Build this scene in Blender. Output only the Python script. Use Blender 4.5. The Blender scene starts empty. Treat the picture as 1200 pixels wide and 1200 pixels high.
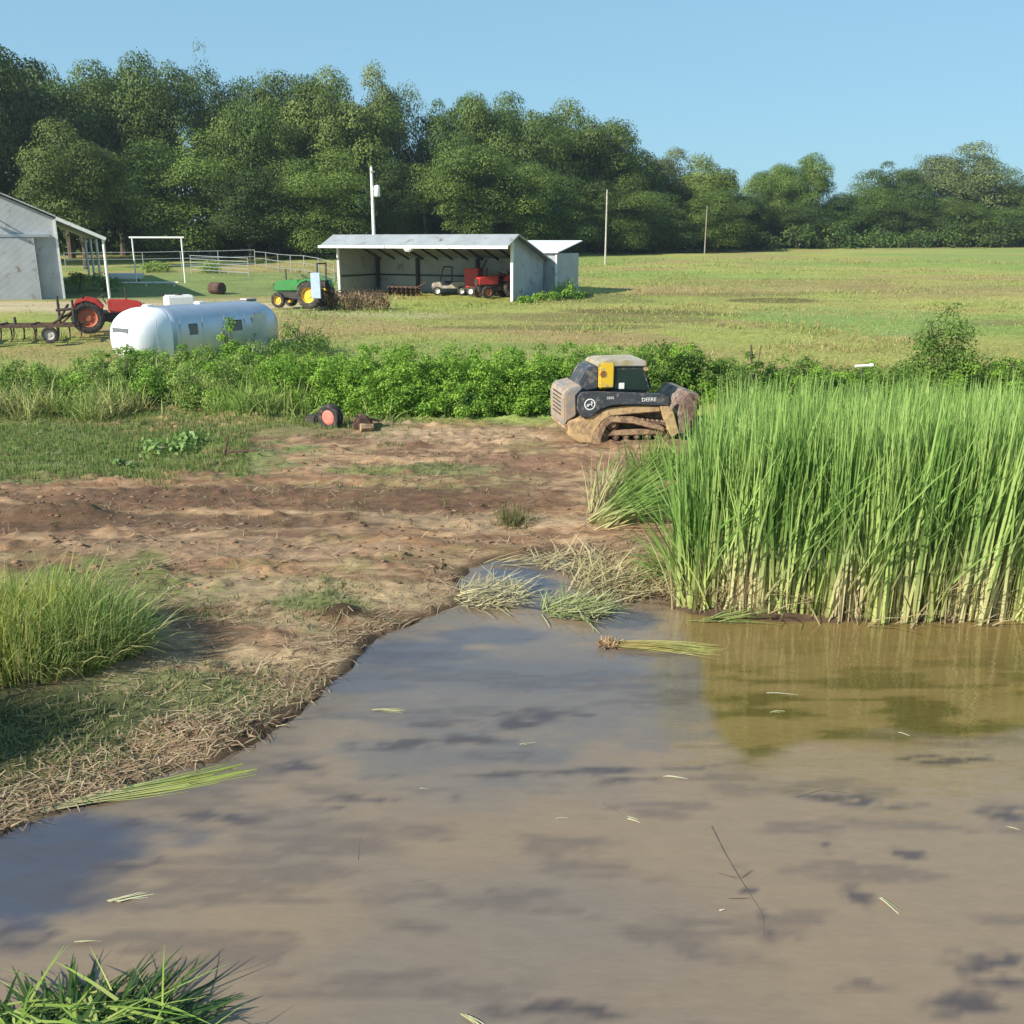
import bpy, bmesh, math, random
import numpy as np
from mathutils import Vector, Matrix
PI = math.pi
R = math.radians
C = bpy.context.scene.collection
SC = bpy.context.scene
random.seed(7)

# ---------------------------------------------------------------- camera, sky, sun, exposure
PITCH = R(16.2); FPX = 1100.0; CAMZ = 5.0
cam_d = bpy.data.cameras.new('camera'); cam = bpy.data.objects.new('camera', cam_d); C.objects.link(cam)
cam.location = (0, 0, CAMZ); cam.rotation_euler = (R(90) - PITCH, 0, 0)
cam_d.sensor_width = 36; cam_d.lens = FPX / 1200 * 36; cam_d.clip_start = 0.1; cam_d.clip_end = 5000
SC.camera = cam
SUN_DIR = Vector((-0.70, -0.54, 0.55)).normalized()          # towards the sun
sun_d = bpy.data.lights.new('sun', 'SUN'); sun = bpy.data.objects.new('sun', sun_d); C.objects.link(sun)
sun_d.energy = 4.9; sun_d.angle = R(0.6); sun_d.color = (1.0, 0.93, 0.82)
sun.rotation_euler = SUN_DIR.to_track_quat('Z', 'Y').to_euler()
W = bpy.data.worlds.new('World'); SC.world = W; W.use_nodes = True
nt = W.node_tree
bg = nt.nodes['Background']; sky = nt.nodes.new('ShaderNodeTexSky')
sky.sky_type = 'NISHITA'; sky.sun_disc = False
sky.sun_elevation = math.asin(SUN_DIR.z); sky.sun_rotation = math.atan2(SUN_DIR.x, SUN_DIR.y)
sky.altitude = 0; sky.air_density = 1.0; sky.dust_density = 0.3; sky.ozone_density = 1.5
vs = nt.nodes.new('ShaderNodeVectorMath'); vs.operation = 'SCALE'; vs.inputs['Scale'].default_value = .159
gm_ = nt.nodes.new('ShaderNodeGamma'); gm_.inputs[1].default_value = .34            # clear summer air: a flatter sky gradient
vt = nt.nodes.new('ShaderNodeVectorMath'); vt.operation = 'MULTIPLY'; vt.inputs[1].default_value = (.40 * 6.28, .66 * 6.28, .82 * 6.28)
nt.links.new(sky.outputs[0], vs.inputs[0]); nt.links.new(vs.outputs[0], gm_.inputs[0]); nt.links.new(gm_.outputs[0], vt.inputs[0]); nt.links.new(vt.outputs[0], bg.inputs[0]); bg.inputs[1].default_value = 0.095
SC.view_settings.view_transform = 'Standard'; SC.view_settings.look = 'None'
SC.view_settings.exposure = 0.78; SC.view_settings.gamma = 1.0
SC.render.film_transparent = False

# ---------------------------------------------------------------- numeric helpers
def _h(ix, iy, s):
    n = (ix.astype(np.int64) * 374761393 + iy.astype(np.int64) * 668265263 + s * 974634777) & 0xffffffff
    n = ((n ^ (n >> 13)) * 1274126177) & 0xffffffff
    n = (n ^ (n >> 16)) & 0xffffffff
    return n / 4294967295.0
def vn(x, y, s=0):
    xi = np.floor(x); yi = np.floor(y); fx = x - xi; fy = y - yi
    fx = fx * fx * (3 - 2 * fx); fy = fy * fy * (3 - 2 * fy)
    a = _h(xi, yi, s); b = _h(xi + 1, yi, s); c = _h(xi, yi + 1, s); d = _h(xi + 1, yi + 1, s)
    return (a * (1 - fx) + b * fx) * (1 - fy) + (c * (1 - fx) + d * fx) * fy
def fbm(x, y, s=0, o=4):
    v = 0; a = .5; t = 0
    for i in range(o):
        v = v + a * vn(x * 2 ** i + 17.3 * i, y * 2 ** i - 9.1 * i, s + i); t += a; a *= .5
    return v / t
def sst(a, b, x):
    t = np.clip((x - a) / (b - a), 0, 1); return t * t * (3 - 2 * t)
def ray(px, py):
    u = (px - 600) / FPX; v = (600 - py) / FPX
    return np.array([u, math.cos(PITCH) + v * math.sin(PITCH), -math.sin(PITCH) + v * math.cos(PITCH)])
def onz(px, py, z=0.0):
    d = ray(px, py); t = (z - CAMZ) / d[2]; return (d[0] * t, d[1] * t)
def zat(py, D):
    "height seen at picture row py, D metres out"
    return CAMZ + D * math.tan(math.atan((600 - py) / FPX) - PITCH)
def xat(px, D, z=3.0):
    return (px - 600) / FPX * (D * math.cos(PITCH) + (CAMZ - z) * math.sin(PITCH))

# ---------------------------------------------------------------- terrain
_shore_px = [(-160, 1060), (-60, 1010), (0, 985), (60, 958), (120, 938), (215, 908), (270, 882), (300, 856), (335, 836), (380, 812), (415, 772), (445, 748),
             (475, 733), (505, 722), (528, 714), (545, 690), (548, 668), (575, 656), (650, 650), (690, 664), (730, 690),
             (775, 704), (810, 717), (900, 724), (1040, 730), (1200, 728)]
SHORE = np.array([(-60, -6), (-20, 2.0)] + [onz(*p) for p in _shore_px] + [(16, 12.2), (30, 13), (80, 16)])
for i in range(1, len(SHORE)):
    if SHORE[i, 0] <= SHORE[i - 1, 0]: SHORE[i, 0] = SHORE[i - 1, 0] + .02
def shore_d(x, y):
    x = np.asarray(x, float); y = np.asarray(y, float)
    best = np.full(x.shape, 1e9)
    for (ax, ay), (bx_, by_) in zip(SHORE[:-1], SHORE[1:]):
        dx, dy = bx_ - ax, by_ - ay
        t = np.clip(((x - ax) * dx + (y - ay) * dy) / (dx * dx + dy * dy), 0, 1)
        best = np.minimum(best, (x - ax - t * dx) ** 2 + (y - ay - t * dy) ** 2)
    best = np.sqrt(best)
    ys = np.interp(x, SHORE[:, 0], SHORE[:, 1])
    return np.where(y > ys, best, -best)
PROF_Y = [-100, 15, 24, 33, 40, 57, 64, 80, 115, 150, 190, 300, 1500]
PROF_Z = [.2, .22, .36, .55, .95, 1.35, 1.6, 2.1, 3.0, 3.35, 3.8, 4.3, 8]
MOUNDS = []   # x, y, rx, ry, h
def terr(x, y):
    x = np.asarray(x, float); y = np.asarray(y, float)
    d = np.where(y < 30, shore_d(x, np.minimum(y, 30)), 20.0)
    wob = (fbm(x / .7, y / .7, 3, 3) - .5) * .55
    dd = d + wob * np.clip(1 - np.abs(d) / 2.5, 0, 1)
    base = np.interp(y, PROF_Y, PROF_Z)
    land = .03 + (base - .03) * (1 - np.exp(-np.maximum(dd, 0) / .9))
    z = np.where(dd > 0, land, np.maximum(dd * .5, -.5))
    near = (y < 34) & (dd > 0)
    k = np.clip(dd / .6, 0, 1) * sst(34, 26, y)
    rut = (vn(x / 3.0 + y * .12, y / .42 + .15 * x, 11) - .5) * .075 + (fbm(x / .7, y / .4, 5, 5) - .5) * .11 + (fbm(x / .16, y / .13, 7, 2) - .5) * .06 * sst(.35, .6, fbm(x / 2, y / .8, 8, 2))
    clod = np.maximum(fbm(x / .3, y / .24, 21, 3) - .58, 0) * .32
    z = z + np.where(near, k * (rut + clod * sst(.3, 1.2, dd)), 0)
    z = z + sst(28, 45, y) * (fbm(x / 20, y / 13, 31, 3) - .5) * .8 * np.clip(1 - (y - 150) / 100, 0.2, 1)
    for mx, my, rx, ry, h in MOUNDS:
        q = ((x - mx) / rx) ** 2 + ((y - my) / ry) ** 2
        z = z + h * np.exp(-q * 1.6)
    return z
def gp(px, py):
    d = ray(px, py)
    t = np.concatenate([np.arange(4, 60, .05), np.arange(60, 320, .3)])
    P = np.array([0, 0, CAMZ])[None] + t[:, None] * d[None]
    zz = np.maximum(terr(P[:, 0], P[:, 1]), 0.0)
    k = np.argmax(P[:, 2] <= zz)
    return Vector((P[k, 0], P[k, 1], zz[k]))
def gz(x, y): return float(max(terr(np.array([x]), np.array([y]))[0], 0.0))
_m = []
for px, py, rx, ry, h in [(40, 612, .9, .35, .3), (100, 608, .6, .3, .2), (215, 560, .5, .3, .14), (400, 722, .35, .25, .16), (265, 530, .9, .4, .22), (240, 860, .9, .4, .1),
                          (300, 492, 1.6, .6, .28), (60, 780, 1.6, 1.2, .22), (640, 500, .8, .3, .16), (450, 500, 1, .4, .12), (330, 508, 1.2, .4, .12)]:
    p = gp(px, py); _m.append((p.x, p.y, rx, ry, h))
MOUNDS = _m

# ---------------------------------------------------------------- materials
def mat(name, col, rough=.8, metal=0.0, spec=.5, noise=0.0, nscale=8.0, bump=0.0, bscale=30.0, dirt=None, dirt_amt=.5, dirt_scale=3.0, coat=0):
    m = bpy.data.materials.new(name); m.use_nodes = True
    n = m.node_tree; b = n.nodes['Principled BSDF']
    b.inputs['Roughness'].default_value = rough; b.inputs['Metallic'].default_value = metal
    b.inputs['Specular IOR Level'].default_value = spec; b.inputs['Coat Weight'].default_value = coat
    tc = n.nodes.new('ShaderNodeTexCoord')
    last = None
    rgb = n.nodes.new('ShaderNodeRGB'); rgb.outputs[0].default_value = (*col, 1); last = rgb.outputs[0]
    if noise:
        t = n.nodes.new('ShaderNodeTexNoise'); t.inputs['Scale'].default_value = nscale; t.inputs['Detail'].default_value = 5
        n.links.new(tc.outputs['Object'], t.inputs['Vector'])
        mr = n.nodes.new('ShaderNodeMapRange'); mr.inputs[1].default_value = .3; mr.inputs[2].default_value = .7
        mr.inputs[3].default_value = 1 - noise; mr.inputs[4].default_value = 1 + noise
        n.links.new(t.outputs[0], mr.inputs[0])
        mx = n.nodes.new('ShaderNodeVectorMath'); mx.operation = 'SCALE'
        n.links.new(last, mx.inputs[0]); n.links.new(mr.outputs[0], mx.inputs['Scale']); last = mx.outputs[0]
    if dirt:
        t = n.nodes.new('ShaderNodeTexNoise'); t.inputs['Scale'].default_value = dirt_scale; t.inputs['Detail'].default_value = 6; t.inputs['Roughness'].default_value = .65
        n.links.new(tc.outputs['Object'], t.inputs['Vector'])
        mr = n.nodes.new('ShaderNodeMapRange'); mr.inputs[1].default_value = .62 - dirt_amt * .3; mr.inputs[2].default_value = .72 - dirt_amt * .25
        n.links.new(t.outputs[0], mr.inputs[0])
        mx = n.nodes.new('ShaderNodeMix'); mx.data_type = 'RGBA'
        n.links.new(mr.outputs[0], mx.inputs[0]); n.links.new(last, mx.inputs[6]); mx.inputs[7].default_value = (*dirt, 1); last = mx.outputs[2]
    n.links.new(last, b.inputs['Base Color'])
    if bump:
        t = n.nodes.new('ShaderNodeTexNoise'); t.inputs['Scale'].default_value = bscale; t.inputs['Detail'].default_value = 4
        n.links.new(tc.outputs['Object'], t.inputs['Vector'])
        bp = n.nodes.new('ShaderNodeBump'); bp.inputs['Strength'].default_value = bump; bp.inputs['Distance'].default_value = .02
        n.links.new(t.outputs[0], bp.inputs['Height']); n.links.new(bp.outputs[0], b.inputs['Normal'])
    return m
def metal_sheet(name, col, axis='X', freq=3.2, rough=.45, metal=.35, noise=.12):
    "ribbed sheet metal: ribs as bump along one local axis"
    m = mat(name, col, rough, metal, noise=noise, nscale=1.1, dirt=(.20, .15, .11), dirt_amt=.12, dirt_scale=1.4)
    n = m.node_tree; b = n.nodes['Principled BSDF']
    tc = n.nodes.new('ShaderNodeTexCoord'); w = n.nodes.new('ShaderNodeTexWave'); w.bands_direction = axis
    w.inputs['Scale'].default_value = freq; w.inputs['Distortion'].default_value = 0
    n.links.new(tc.outputs['Object'], w.inputs['Vector'])
    bp = n.nodes.new('ShaderNodeBump'); bp.inputs['Strength'].default_value = .55; bp.inputs['Distance'].default_value = .04
    n.links.new(w.outputs[1], bp.inputs['Height']); n.links.new(bp.outputs[0], b.inputs['Normal'])
    return m
def leafmat(name, trans=.3, vary=.18, rough=.6, hue=(1.0, 1.0, 1.0)):
    "foliage: colour from the per-leaf colour attribute, varied per object"
    m = bpy.data.materials.new(name); m.use_nodes = True
    n = m.node_tree; b = n.nodes['Principled BSDF']; out = n.nodes['Material Output']
    b.inputs['Roughness'].default_value = rough; b.inputs['Specular IOR Level'].default_value = .25
    at = n.nodes.new('ShaderNodeAttribute'); at.attribute_name = 'col'
    oi = n.nodes.new('ShaderNodeObjectInfo')
    mr = n.nodes.new('ShaderNodeMapRange'); mr.inputs[3].default_value = 1 - vary; mr.inputs[4].default_value = 1 + vary
    n.links.new(oi.outputs['Random'], mr.inputs[0])
    sc = n.nodes.new('ShaderNodeVectorMath'); sc.operation = 'SCALE'
    n.links.new(at.outputs['Color'], sc.inputs[0]); n.links.new(mr.outputs[0], sc.inputs['Scale'])
    ml = n.nodes.new('ShaderNodeVectorMath'); ml.operation = 'MULTIPLY'; ml.inputs[1].default_value = hue
    n.links.new(sc.outputs[0], ml.inputs[0])
    n.links.new(ml.outputs[0], b.inputs['Base Color'])
    tr = n.nodes.new('ShaderNodeBsdfTranslucent'); n.links.new(ml.outputs[0], tr.inputs['Color'])
    mx = n.nodes.new('ShaderNodeMixShader'); mx.inputs[0].default_value = trans
    n.links.new(b.outputs[0], mx.inputs[1]); n.links.new(tr.outputs[0], mx.inputs[2]); n.links.new(mx.outputs[0], out.inputs[0])
    return m
M = {}
M['leaf'] = leafmat('tree_leaves', .18, .24, hue=(.92, .92, .74))
M['leaf_warm'] = leafmat('tree_leaves_warm', .28, .15, hue=(1.35, 1.05, .9))
M['leaf_pale'] = leafmat('tree_leaves_pale', .28, .15, hue=(1.25, 1.2, 1.5))
M['grass'] = leafmat('grass_blades', .35, .0, .55)
M['straw'] = leafmat('dry_stalks', .15, .0, .8)
M['bark'] = mat('bark', (.09, .07, .05), .95, noise=.4, nscale=3, bump=.6, bscale=4)
M['bark_pale'] = mat('pale_bark', (.30, .27, .22), .9, noise=.3, nscale=3, bump=.5, bscale=4)

# ---------------------------------------------------------------- mesh builders
def np_obj(name, V, F, cols=None, m=None, parent=None, smooth=False):
    V = np.asarray(V, np.float32); F = np.asarray(F, np.int32); k = F.shape[1]
    me = bpy.data.meshes.new(name)
    me.vertices.add(len(V)); me.vertices.foreach_set('co', V.ravel())
    me.loops.add(F.size); me.loops.foreach_set('vertex_index', F.ravel())
    me.polygons.add(len(F)); me.polygons.foreach_set('loop_start', np.arange(0, F.size, k, dtype=np.int32))
    me.polygons.foreach_set('loop_total', np.full(len(F), k, np.int32))
    if smooth: me.polygons.foreach_set('use_smooth', np.ones(len(F), bool))
    if cols is not None:
        a = me.color_attributes.new('col', 'FLOAT_COLOR', 'POINT')
        cc = np.ones((len(V), 4), np.float32); cc[:, :3] = cols; a.data.foreach_set('color', cc.ravel())
    me.update(calc_edges=True)
    if m: me.materials.append(m)
    o = bpy.data.objects.new(name, me); C.objects.link(o)
    if parent: o.parent = parent
    return o
def tag(o, label, cat, group=None, kind=None):
    if label: o['label'] = label
    if cat: o['category'] = cat
    if group: o['group'] = group
    if kind: o['kind'] = kind
    return o
def thing(name, label, cat, loc=(0, 0, 0), rotz=0.0, group=None):
    o = bpy.data.objects.new(name, None); C.objects.link(o); o.empty_display_size = .3
    o.location = loc; o.rotation_euler = (0, 0, rotz); tag(o, label, cat, group); return o
def copy_tree(o, parent=None):
    c = o.copy(); C.objects.link(c); c.parent = parent
    for ch in list(o.children): copy_tree(ch, c)
    return c
class MB:
    "collects boxes, bars, prisms and lathes; build() links them as one mesh object"
    def __init__(s): s.bm = bmesh.new(); s.sm = False
    def box(s, c, size, rot=(0, 0, 0), bev=0.0):
        from mathutils import Euler
        mtx = Matrix.Translation(c) @ Euler(rot).to_matrix().to_4x4() @ Matrix.Diagonal((size[0], size[1], size[2], 1))
        t = bmesh.new(); bmesh.ops.create_cube(t, size=1, matrix=mtx)
        if bev: bmesh.ops.bevel(t, geom=list(t.edges), offset=bev, segments=2, affect='EDGES', clamp_overlap=True)
        s._add(t); return s
    def _add(s, t):
        me = bpy.data.meshes.new('tmp'); t.to_mesh(me); t.free(); s.bm.from_mesh(me); bpy.data.meshes.remove(me)
    def bar(s, a, b, r, r2=None, n=8):
        a = Vector(a); b = Vector(b); d = b - a; L = d.length
        if L < 1e-6: return s
        t = bmesh.new(); q = d.to_track_quat('Z', 'Y').to_matrix().to_4x4()
        bmesh.ops.create_cone(t, cap_ends=True, segments=n, radius1=r, radius2=r if r2 is None else r2, depth=L, matrix=Matrix.Translation((a + b) / 2) @ q)
        s._add(t); return s
    def beam(s, a, b, w, h):
        a = Vector(a); b = Vector(b); d = b - a
        q = d.to_track_quat('X', 'Z').to_matrix().to_4x4()
        t = bmesh.new(); bmesh.ops.create_cube(t, size=1, matrix=Matrix.Translation((a + b) / 2) @ q @ Matrix.Diagonal((d.length, w, h, 1)))
        s._add(t); return s
    def prism(s, pts, y0, y1, bev=0.0):
        "side profile (x, z) extruded along y"
        t = bmesh.new()
        vs = [t.verts.new((p[0], y0, p[1])) for p in pts]; f = t.faces.new(vs)
        r = bmesh.ops.extrude_face_region(t, geom=[f]); nv = [v for v in r['geom'] if isinstance(v, bmesh.types.BMVert)]
        bmesh.ops.translate(t, verts=nv, vec=(0, y1 - y0, 0)); bmesh.ops.recalc_face_normals(t, faces=list(t.faces))
        if bev: bmesh.ops.bevel(t, geom=list(t.edges), offset=bev, segments=2, affect='EDGES', clamp_overlap=True)
        s._add(t); return s
    def lathe(s, prof, mtx=None, n=24):
        "prof: (radius, axial) pairs, axis z"
        t = bmesh.new(); rings = []
        for r, z in prof:
            rings.append([t.verts.new((r * math.cos(2 * PI * i / n), r * math.sin(2 * PI * i / n), z)) for i in range(n)])
        for A, B in zip(rings[:-1], rings[1:]):
            for i in range(n): t.faces.new((A[i], A[(i + 1) % n], B[(i + 1) % n], B[i]))
        cl = prof[0] == prof[-1]
        if prof[0][0] > 1e-4 and not cl: t.faces.new(rings[0][::-1])
        if prof[-1][0] > 1e-4 and not cl: t.faces.new(rings[-1])
        bmesh.ops.remove_doubles(t, verts=list(t.verts), dist=1e-5); bmesh.ops.recalc_face_normals(t, faces=list(t.faces))
        if mtx: bmesh.ops.transform(t, matrix=mtx, verts=list(t.verts))
        s._add(t); return s
    def faces(s, V, F):
        t = bmesh.new(); vs = [t.verts.new(v) for v in V]
        for f in F: t.faces.new([vs[i] for i in f])
        s._add(t); return s
    def build(s, name, m, parent=None, smooth=False):
        me = bpy.data.meshes.new(name); s.bm.to_mesh(me); s.bm.free()
        if smooth:
            for p in me.polygons: p.use_smooth = True
        me.materials.append(m)
        o = bpy.data.objects.new(name, me); C.objects.link(o)
        if parent: o.parent = parent
        return o
YX = Matrix.Rotation(R(-90), 4, 'X')     # lathe axis z -> +y
def text_mesh(name, body, size, m, parent, loc, rot, ext=.004):
    cu = bpy.data.curves.new('lettering', 'FONT'); cu.body = body; cu.size = size; cu.extrude = ext; cu.align_x = 'CENTER'; cu.align_y = 'CENTER'
    t = bpy.data.objects.new('tmp_text', cu); C.objects.link(t)
    dg = bpy.context.evaluated_depsgraph_get(); me = bpy.data.meshes.new_from_object(t.evaluated_get(dg))
    bpy.data.objects.remove(t); me.materials.clear(); me.materials.append(m)
    o = bpy.data.objects.new(name, me); C.objects.link(o); o.parent = parent; o.location = loc; o.rotation_euler = rot
    return o
def ribbons(P, az, lean, L, w, c0, c1, segs=4, droop=.5, split=None, tipw=.12):
    """blades: root P(N,3), azimuth of lean, lean angle, length, width, colour base->tip; returns V,F,cols"""
    N = len(P); T = np.linspace(0, 1, segs + 1)
    rng = np.random.default_rng(N + int(L.sum() * 10) % 99991)
    wa = rng.uniform(0, PI, N)
    wv = np.stack([np.cos(wa), np.sin(wa), np.zeros(N)], 1)
    V = np.zeros((N, segs + 1, 2, 3)); K = np.zeros((N, segs + 1, 2, 3))
    pos = P.copy(); step = L / segs
    for i, t in enumerate(T):
        ang = lean * (1 + droop * 2 * t) if np.ndim(droop) == 0 else lean + droop * t * t
        ww = (w * (1 - (1 - tipw) * t ** 2.2))[:, None] * wv * .5
        V[:, i, 0] = pos - ww; V[:, i, 1] = pos + ww
        cc = c0 * (1 - t) + c1 * t if split is None else c0 * (1 - sst(split[0], split[1], t)) + c1 * sst(split[0], split[1], t)
        K[:, i, 0] = cc; K[:, i, 1] = cc
        if i < segs:
            d = np.stack([np.sin(ang) * np.cos(az), np.sin(ang) * np.sin(az), np.cos(ang)], 1)
            pos = pos + d * step[:, None]
    base = (np.arange(N) * (segs + 1) * 2)[:, None, None]
    i = np.arange(segs)[None, :, None] * 2
    F = (base + i + np.array([0, 1, 3, 2])[None, None, :]).reshape(-1, 4)
    return V.reshape(-1, 3), F, K.reshape(-1, 3)
def leaves(P, Nn, size, cols, rng, aspect=.62):
    N = len(P)
    Nn = Nn / (np.linalg.norm(Nn, axis=1, keepdims=True) + 1e-9)
    r = rng.normal(size=(N, 3)); u = np.cross(Nn, r); u /= np.linalg.norm(u, axis=1, keepdims=True) + 1e-9
    v = np.cross(Nn, u); s = size[:, None] if np.ndim(size) else size
    V = np.stack([P - u * s * .5, P - v * s * .5 * aspect, P + u * s * .5, P + v * s * .5 * aspect], 1)
    F = np.arange(N * 4).reshape(-1, 4)
    return V.reshape(-1, 3), F, np.repeat(cols, 4, 0)
def joinm(L):
    V = []; F = []; K = []; n = 0
    for v, f, k in L: V.append(v); F.append(f + n); K.append(k); n += len(v)
    return np.concatenate(V), np.concatenate(F), np.concatenate(K)
def mixc(a, b, t): return np.asarray(a)[None] * (1 - t[:, None]) + np.asarray(b)[None] * t[:, None]

# ---------------------------------------------------------------- ground sheet
def gline(parts):
    out = []
    for a, b, s in parts: out.append(np.arange(a, b, s))
    return np.concatenate(out + [np.array([parts[-1][1]])])
gx = gline([(-1500, -300, 200), (-300, -60, 16), (-60, -16, 1.0), (-16, 14, .065), (14, 60, 1.0), (60, 300, 16), (300, 1500, 200)])
gy = gline([(-400, -20, 40), (-20, 3.5, 2), (3.5, 27, .06), (27, 60, .4), (60, 240, 2.5), (240, 1500, 60)])
GX, GY = np.meshgrid(gx, gy); x = GX.ravel(); y = GY.ravel()
GZ = terr(x, y)
d = np.where(y < 30, shore_d(x, np.minimum(y, 30)), 20)
n1 = fbm(x / 1.6, y / .6, 41, 5); n2 = fbm(x / 5, y / 2.2, 43, 4); n3 = fbm(x / .35, y / .25, 47, 3)
def blend(c, k, t): t = np.clip(t, 0, 1)[:, None]; return c * (1 - t) + np.asarray(k)[None] * t
col = mixc((.40, .245, .135), (.26, .148, .078), sst(.3, .7, n1))
col = blend(col, (.42, .29, .17), sst(.50, .62, n2) * .45)
col = blend(col, (.15, .085, .052), sst(.49, .58, fbm(x / 2.0 + y * .2, y / .34, 51, 6)) * .8)
col = blend(col, (.40, .30, .17), sst(.46, .64, fbm(x / 1.1, y / .5, 53, 4)) * sst(16, 11, y) * .8)
col = blend(col, (.15, .17, .06), sst(.58, .68, fbm(x / 1.5, y / .7, 57, 4)) * .45)
col = blend(col, (.20, .12, .072), sst(.50, .58, fbm(x / .3, y / .13, 58, 4)) * .75)
col = blend(col, (.50, .36, .22), sst(.56, .68, fbm(x / .5, y / .14, 59, 4)) * .4)
def blob(px, py, rx, ry, c, s, rough=.55):
    global col
    p = gp(px, py)
    q = np.sqrt(((x - p.x) / rx) ** 2 + ((y - p.y) / ry) ** 2) + (fbm(x / .8, y / .5, 61, 4) - .5) * 2 * rough
    col = blend(col, c, sst(1.15, .75, q) * s)
blob(60, 530, 5.5, 2.4, (.15, .19, .065), .9); blob(-60, 520, 5, 3, (.15, .19, .065), .9); blob(190, 520, 2.2, 1.1, (.13, .18, .05), .9)
blob(330, 500, 3.0, 1.3, (.20, .20, .08), .7); blob(330, 470, 4.5, 1.2, (.15, .19, .06), .8)
blob(520, 548, 1.6, .5, (.16, .19, .075), .7); blob(430, 552, 1, .3, (.15, .17, .06), .8)
blob(370, 585, 4.8, .9, (.15, .085, .052), .8); blob(170, 585, 2.8, .9, (.15, .085, .052), .8); blob(60, 600, 2, .55, (.09, .055, .035), .85)
blob(250, 610, 4.5, .4, (.14, .085, .052), .7); blob(560, 610, 2.2, .5, (.42, .30, .18), .6); blob(650, 540, 2.5, .8, (.24, .14, .085), .8)
blob(560, 510, 3, .8, (.42, .30, .19), .5); blob(340, 690, 3, .5, (.43, .33, .19), .6)
blob(380, 705, .6, .4, (.14, .18, .06), .8); blob(230, 815, 1.1, .5, (.17, .20, .08), .75); blob(60, 860, 1.2, .5, (.08, .11, .04), .8); blob(280, 640, 3, .6, (.36, .24, .15), .6)  # darkest green patch paints the left bank's shadow into the ground
blob(60, 700, 1.8, 1.5, (.14, .17, .05), .9); blob(400, 715, .25, .18, (.07, .04, .025), .9); blob(-40, 880, 2, 1, (.08, .10, .04), .8)  # last dark patch carries the painted bank shadow on to the left
wet = sst(.28, .0, d + (n3 - .5) * .35)
col = blend(col, (.085, .055, .035), wet * .9)
# meadow from the hedge bank outwards
gcol = mixc((.245, .28, .066), (.33, .31, .092), fbm(x / 30, y / 12, 71, 4))
gcol = blend(gcol, (.31, .23, .10), sst(.5, .60, fbm(x / 14, y / 6, 73, 4)) * .9)
gcol = blend(gcol, (.19, .27, .06), sst(.54, .66, fbm(x / 18 + 4, y / 9, 77, 3)) * .8)
def fblob(px, py, rx, ry, c, s):
    global gcol
    p = gp(px, py); q = np.sqrt(((x - p.x) / rx) ** 2 + ((y - p.y) / ry) ** 2) + (fbm(x / 5, y / 3, 63, 4) - .5) * .8
    gcol = blend(gcol, c, sst(1.15, .8, q) * s)
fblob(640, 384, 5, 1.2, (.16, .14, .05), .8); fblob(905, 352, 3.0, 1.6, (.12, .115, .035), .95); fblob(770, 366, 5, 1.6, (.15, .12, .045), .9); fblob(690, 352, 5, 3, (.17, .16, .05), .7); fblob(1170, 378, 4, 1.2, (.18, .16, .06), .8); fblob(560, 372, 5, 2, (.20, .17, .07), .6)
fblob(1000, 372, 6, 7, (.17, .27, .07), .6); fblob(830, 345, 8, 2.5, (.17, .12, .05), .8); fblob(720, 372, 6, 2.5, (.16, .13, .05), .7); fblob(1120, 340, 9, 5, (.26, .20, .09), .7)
fblob(900, 330, 12, 6, (.24, .19, .075), .6); fblob(300, 330, 22, 10, (.17, .22, .07), .9); fblob(100, 340, 14, 8, (.17, .21, .07), .9); fblob(330, 303, 30, 12, (.26, .28, .07), .9)
fblob(120, 358, 13, 3.5, (.46, .38, .23), .95); fblob(-20, 358, 10, 4, (.44, .36, .22), .95); fblob(430, 368, 5, 2.5, (.36, .32, .17), .7); fblob(250, 352, 7, 2.2, (.38, .33, .18), .7)
k = sst(23.5, 25.2, y + (n1 - .5) * 2)
col = col * (1 - k[:, None]) + gcol * k[:, None]
nx, ny = len(gx), len(gy)
idx = np.arange(nx * ny).reshape(ny, nx)
F = np.stack([idx[:-1, :-1], idx[:-1, 1:], idx[1:, 1:], idx[1:, :-1]], -1).reshape(-1, 4)
gm = bpy.data.materials.new('ground_soil_and_turf'); gm.use_nodes = True; n = gm.node_tree; b = n.nodes['Principled BSDF']
b.inputs['Roughness'].default_value = .92; b.inputs['Specular IOR Level'].default_value = .2
at = n.nodes.new('ShaderNodeAttribute'); at.attribute_name = 'col'; tc = n.nodes.new('ShaderNodeTexCoord')
t1 = n.nodes.new('ShaderNodeTexNoise'); t1.inputs['Scale'].default_value = 7; t1.inputs['Detail'].default_value = 12; t1.inputs['Roughness'].default_value = .82
t2 = n.nodes.new('ShaderNodeTexNoise'); t2.inputs['Scale'].default_value = .5; t2.inputs['Detail'].default_value = 8; t2.inputs['Roughness'].default_value = .75
mp = n.nodes.new('ShaderNodeMapping'); mp.inputs['Scale'].default_value = (.45, 1, 1)
n.links.new(tc.outputs['Object'], mp.inputs[0]); n.links.new(mp.outputs[0], t1.inputs['Vector']); n.links.new(mp.outputs[0], t2.inputs['Vector'])
r1 = n.nodes.new('ShaderNodeMapRange'); r1.inputs[1].default_value = .3; r1.inputs[2].default_value = .7; r1.inputs[3].default_value = .5; r1.inputs[4].default_value = 1.5
r2 = n.nodes.new('ShaderNodeMapRange'); r2.inputs[1].default_value = .3; r2.inputs[2].default_value = .7; r2.inputs[3].default_value = .78; r2.inputs[4].default_value = 1.22
n.links.new(t1.outputs[0], r1.inputs[0]); n.links.new(t2.outputs[0], r2.inputs[0])
mu = n.nodes.new('ShaderNodeMath'); mu.operation = 'MULTIPLY'; n.links.new(r1.outputs[0], mu.inputs[0]); n.links.new(r2.outputs[0], mu.inputs[1])
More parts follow.
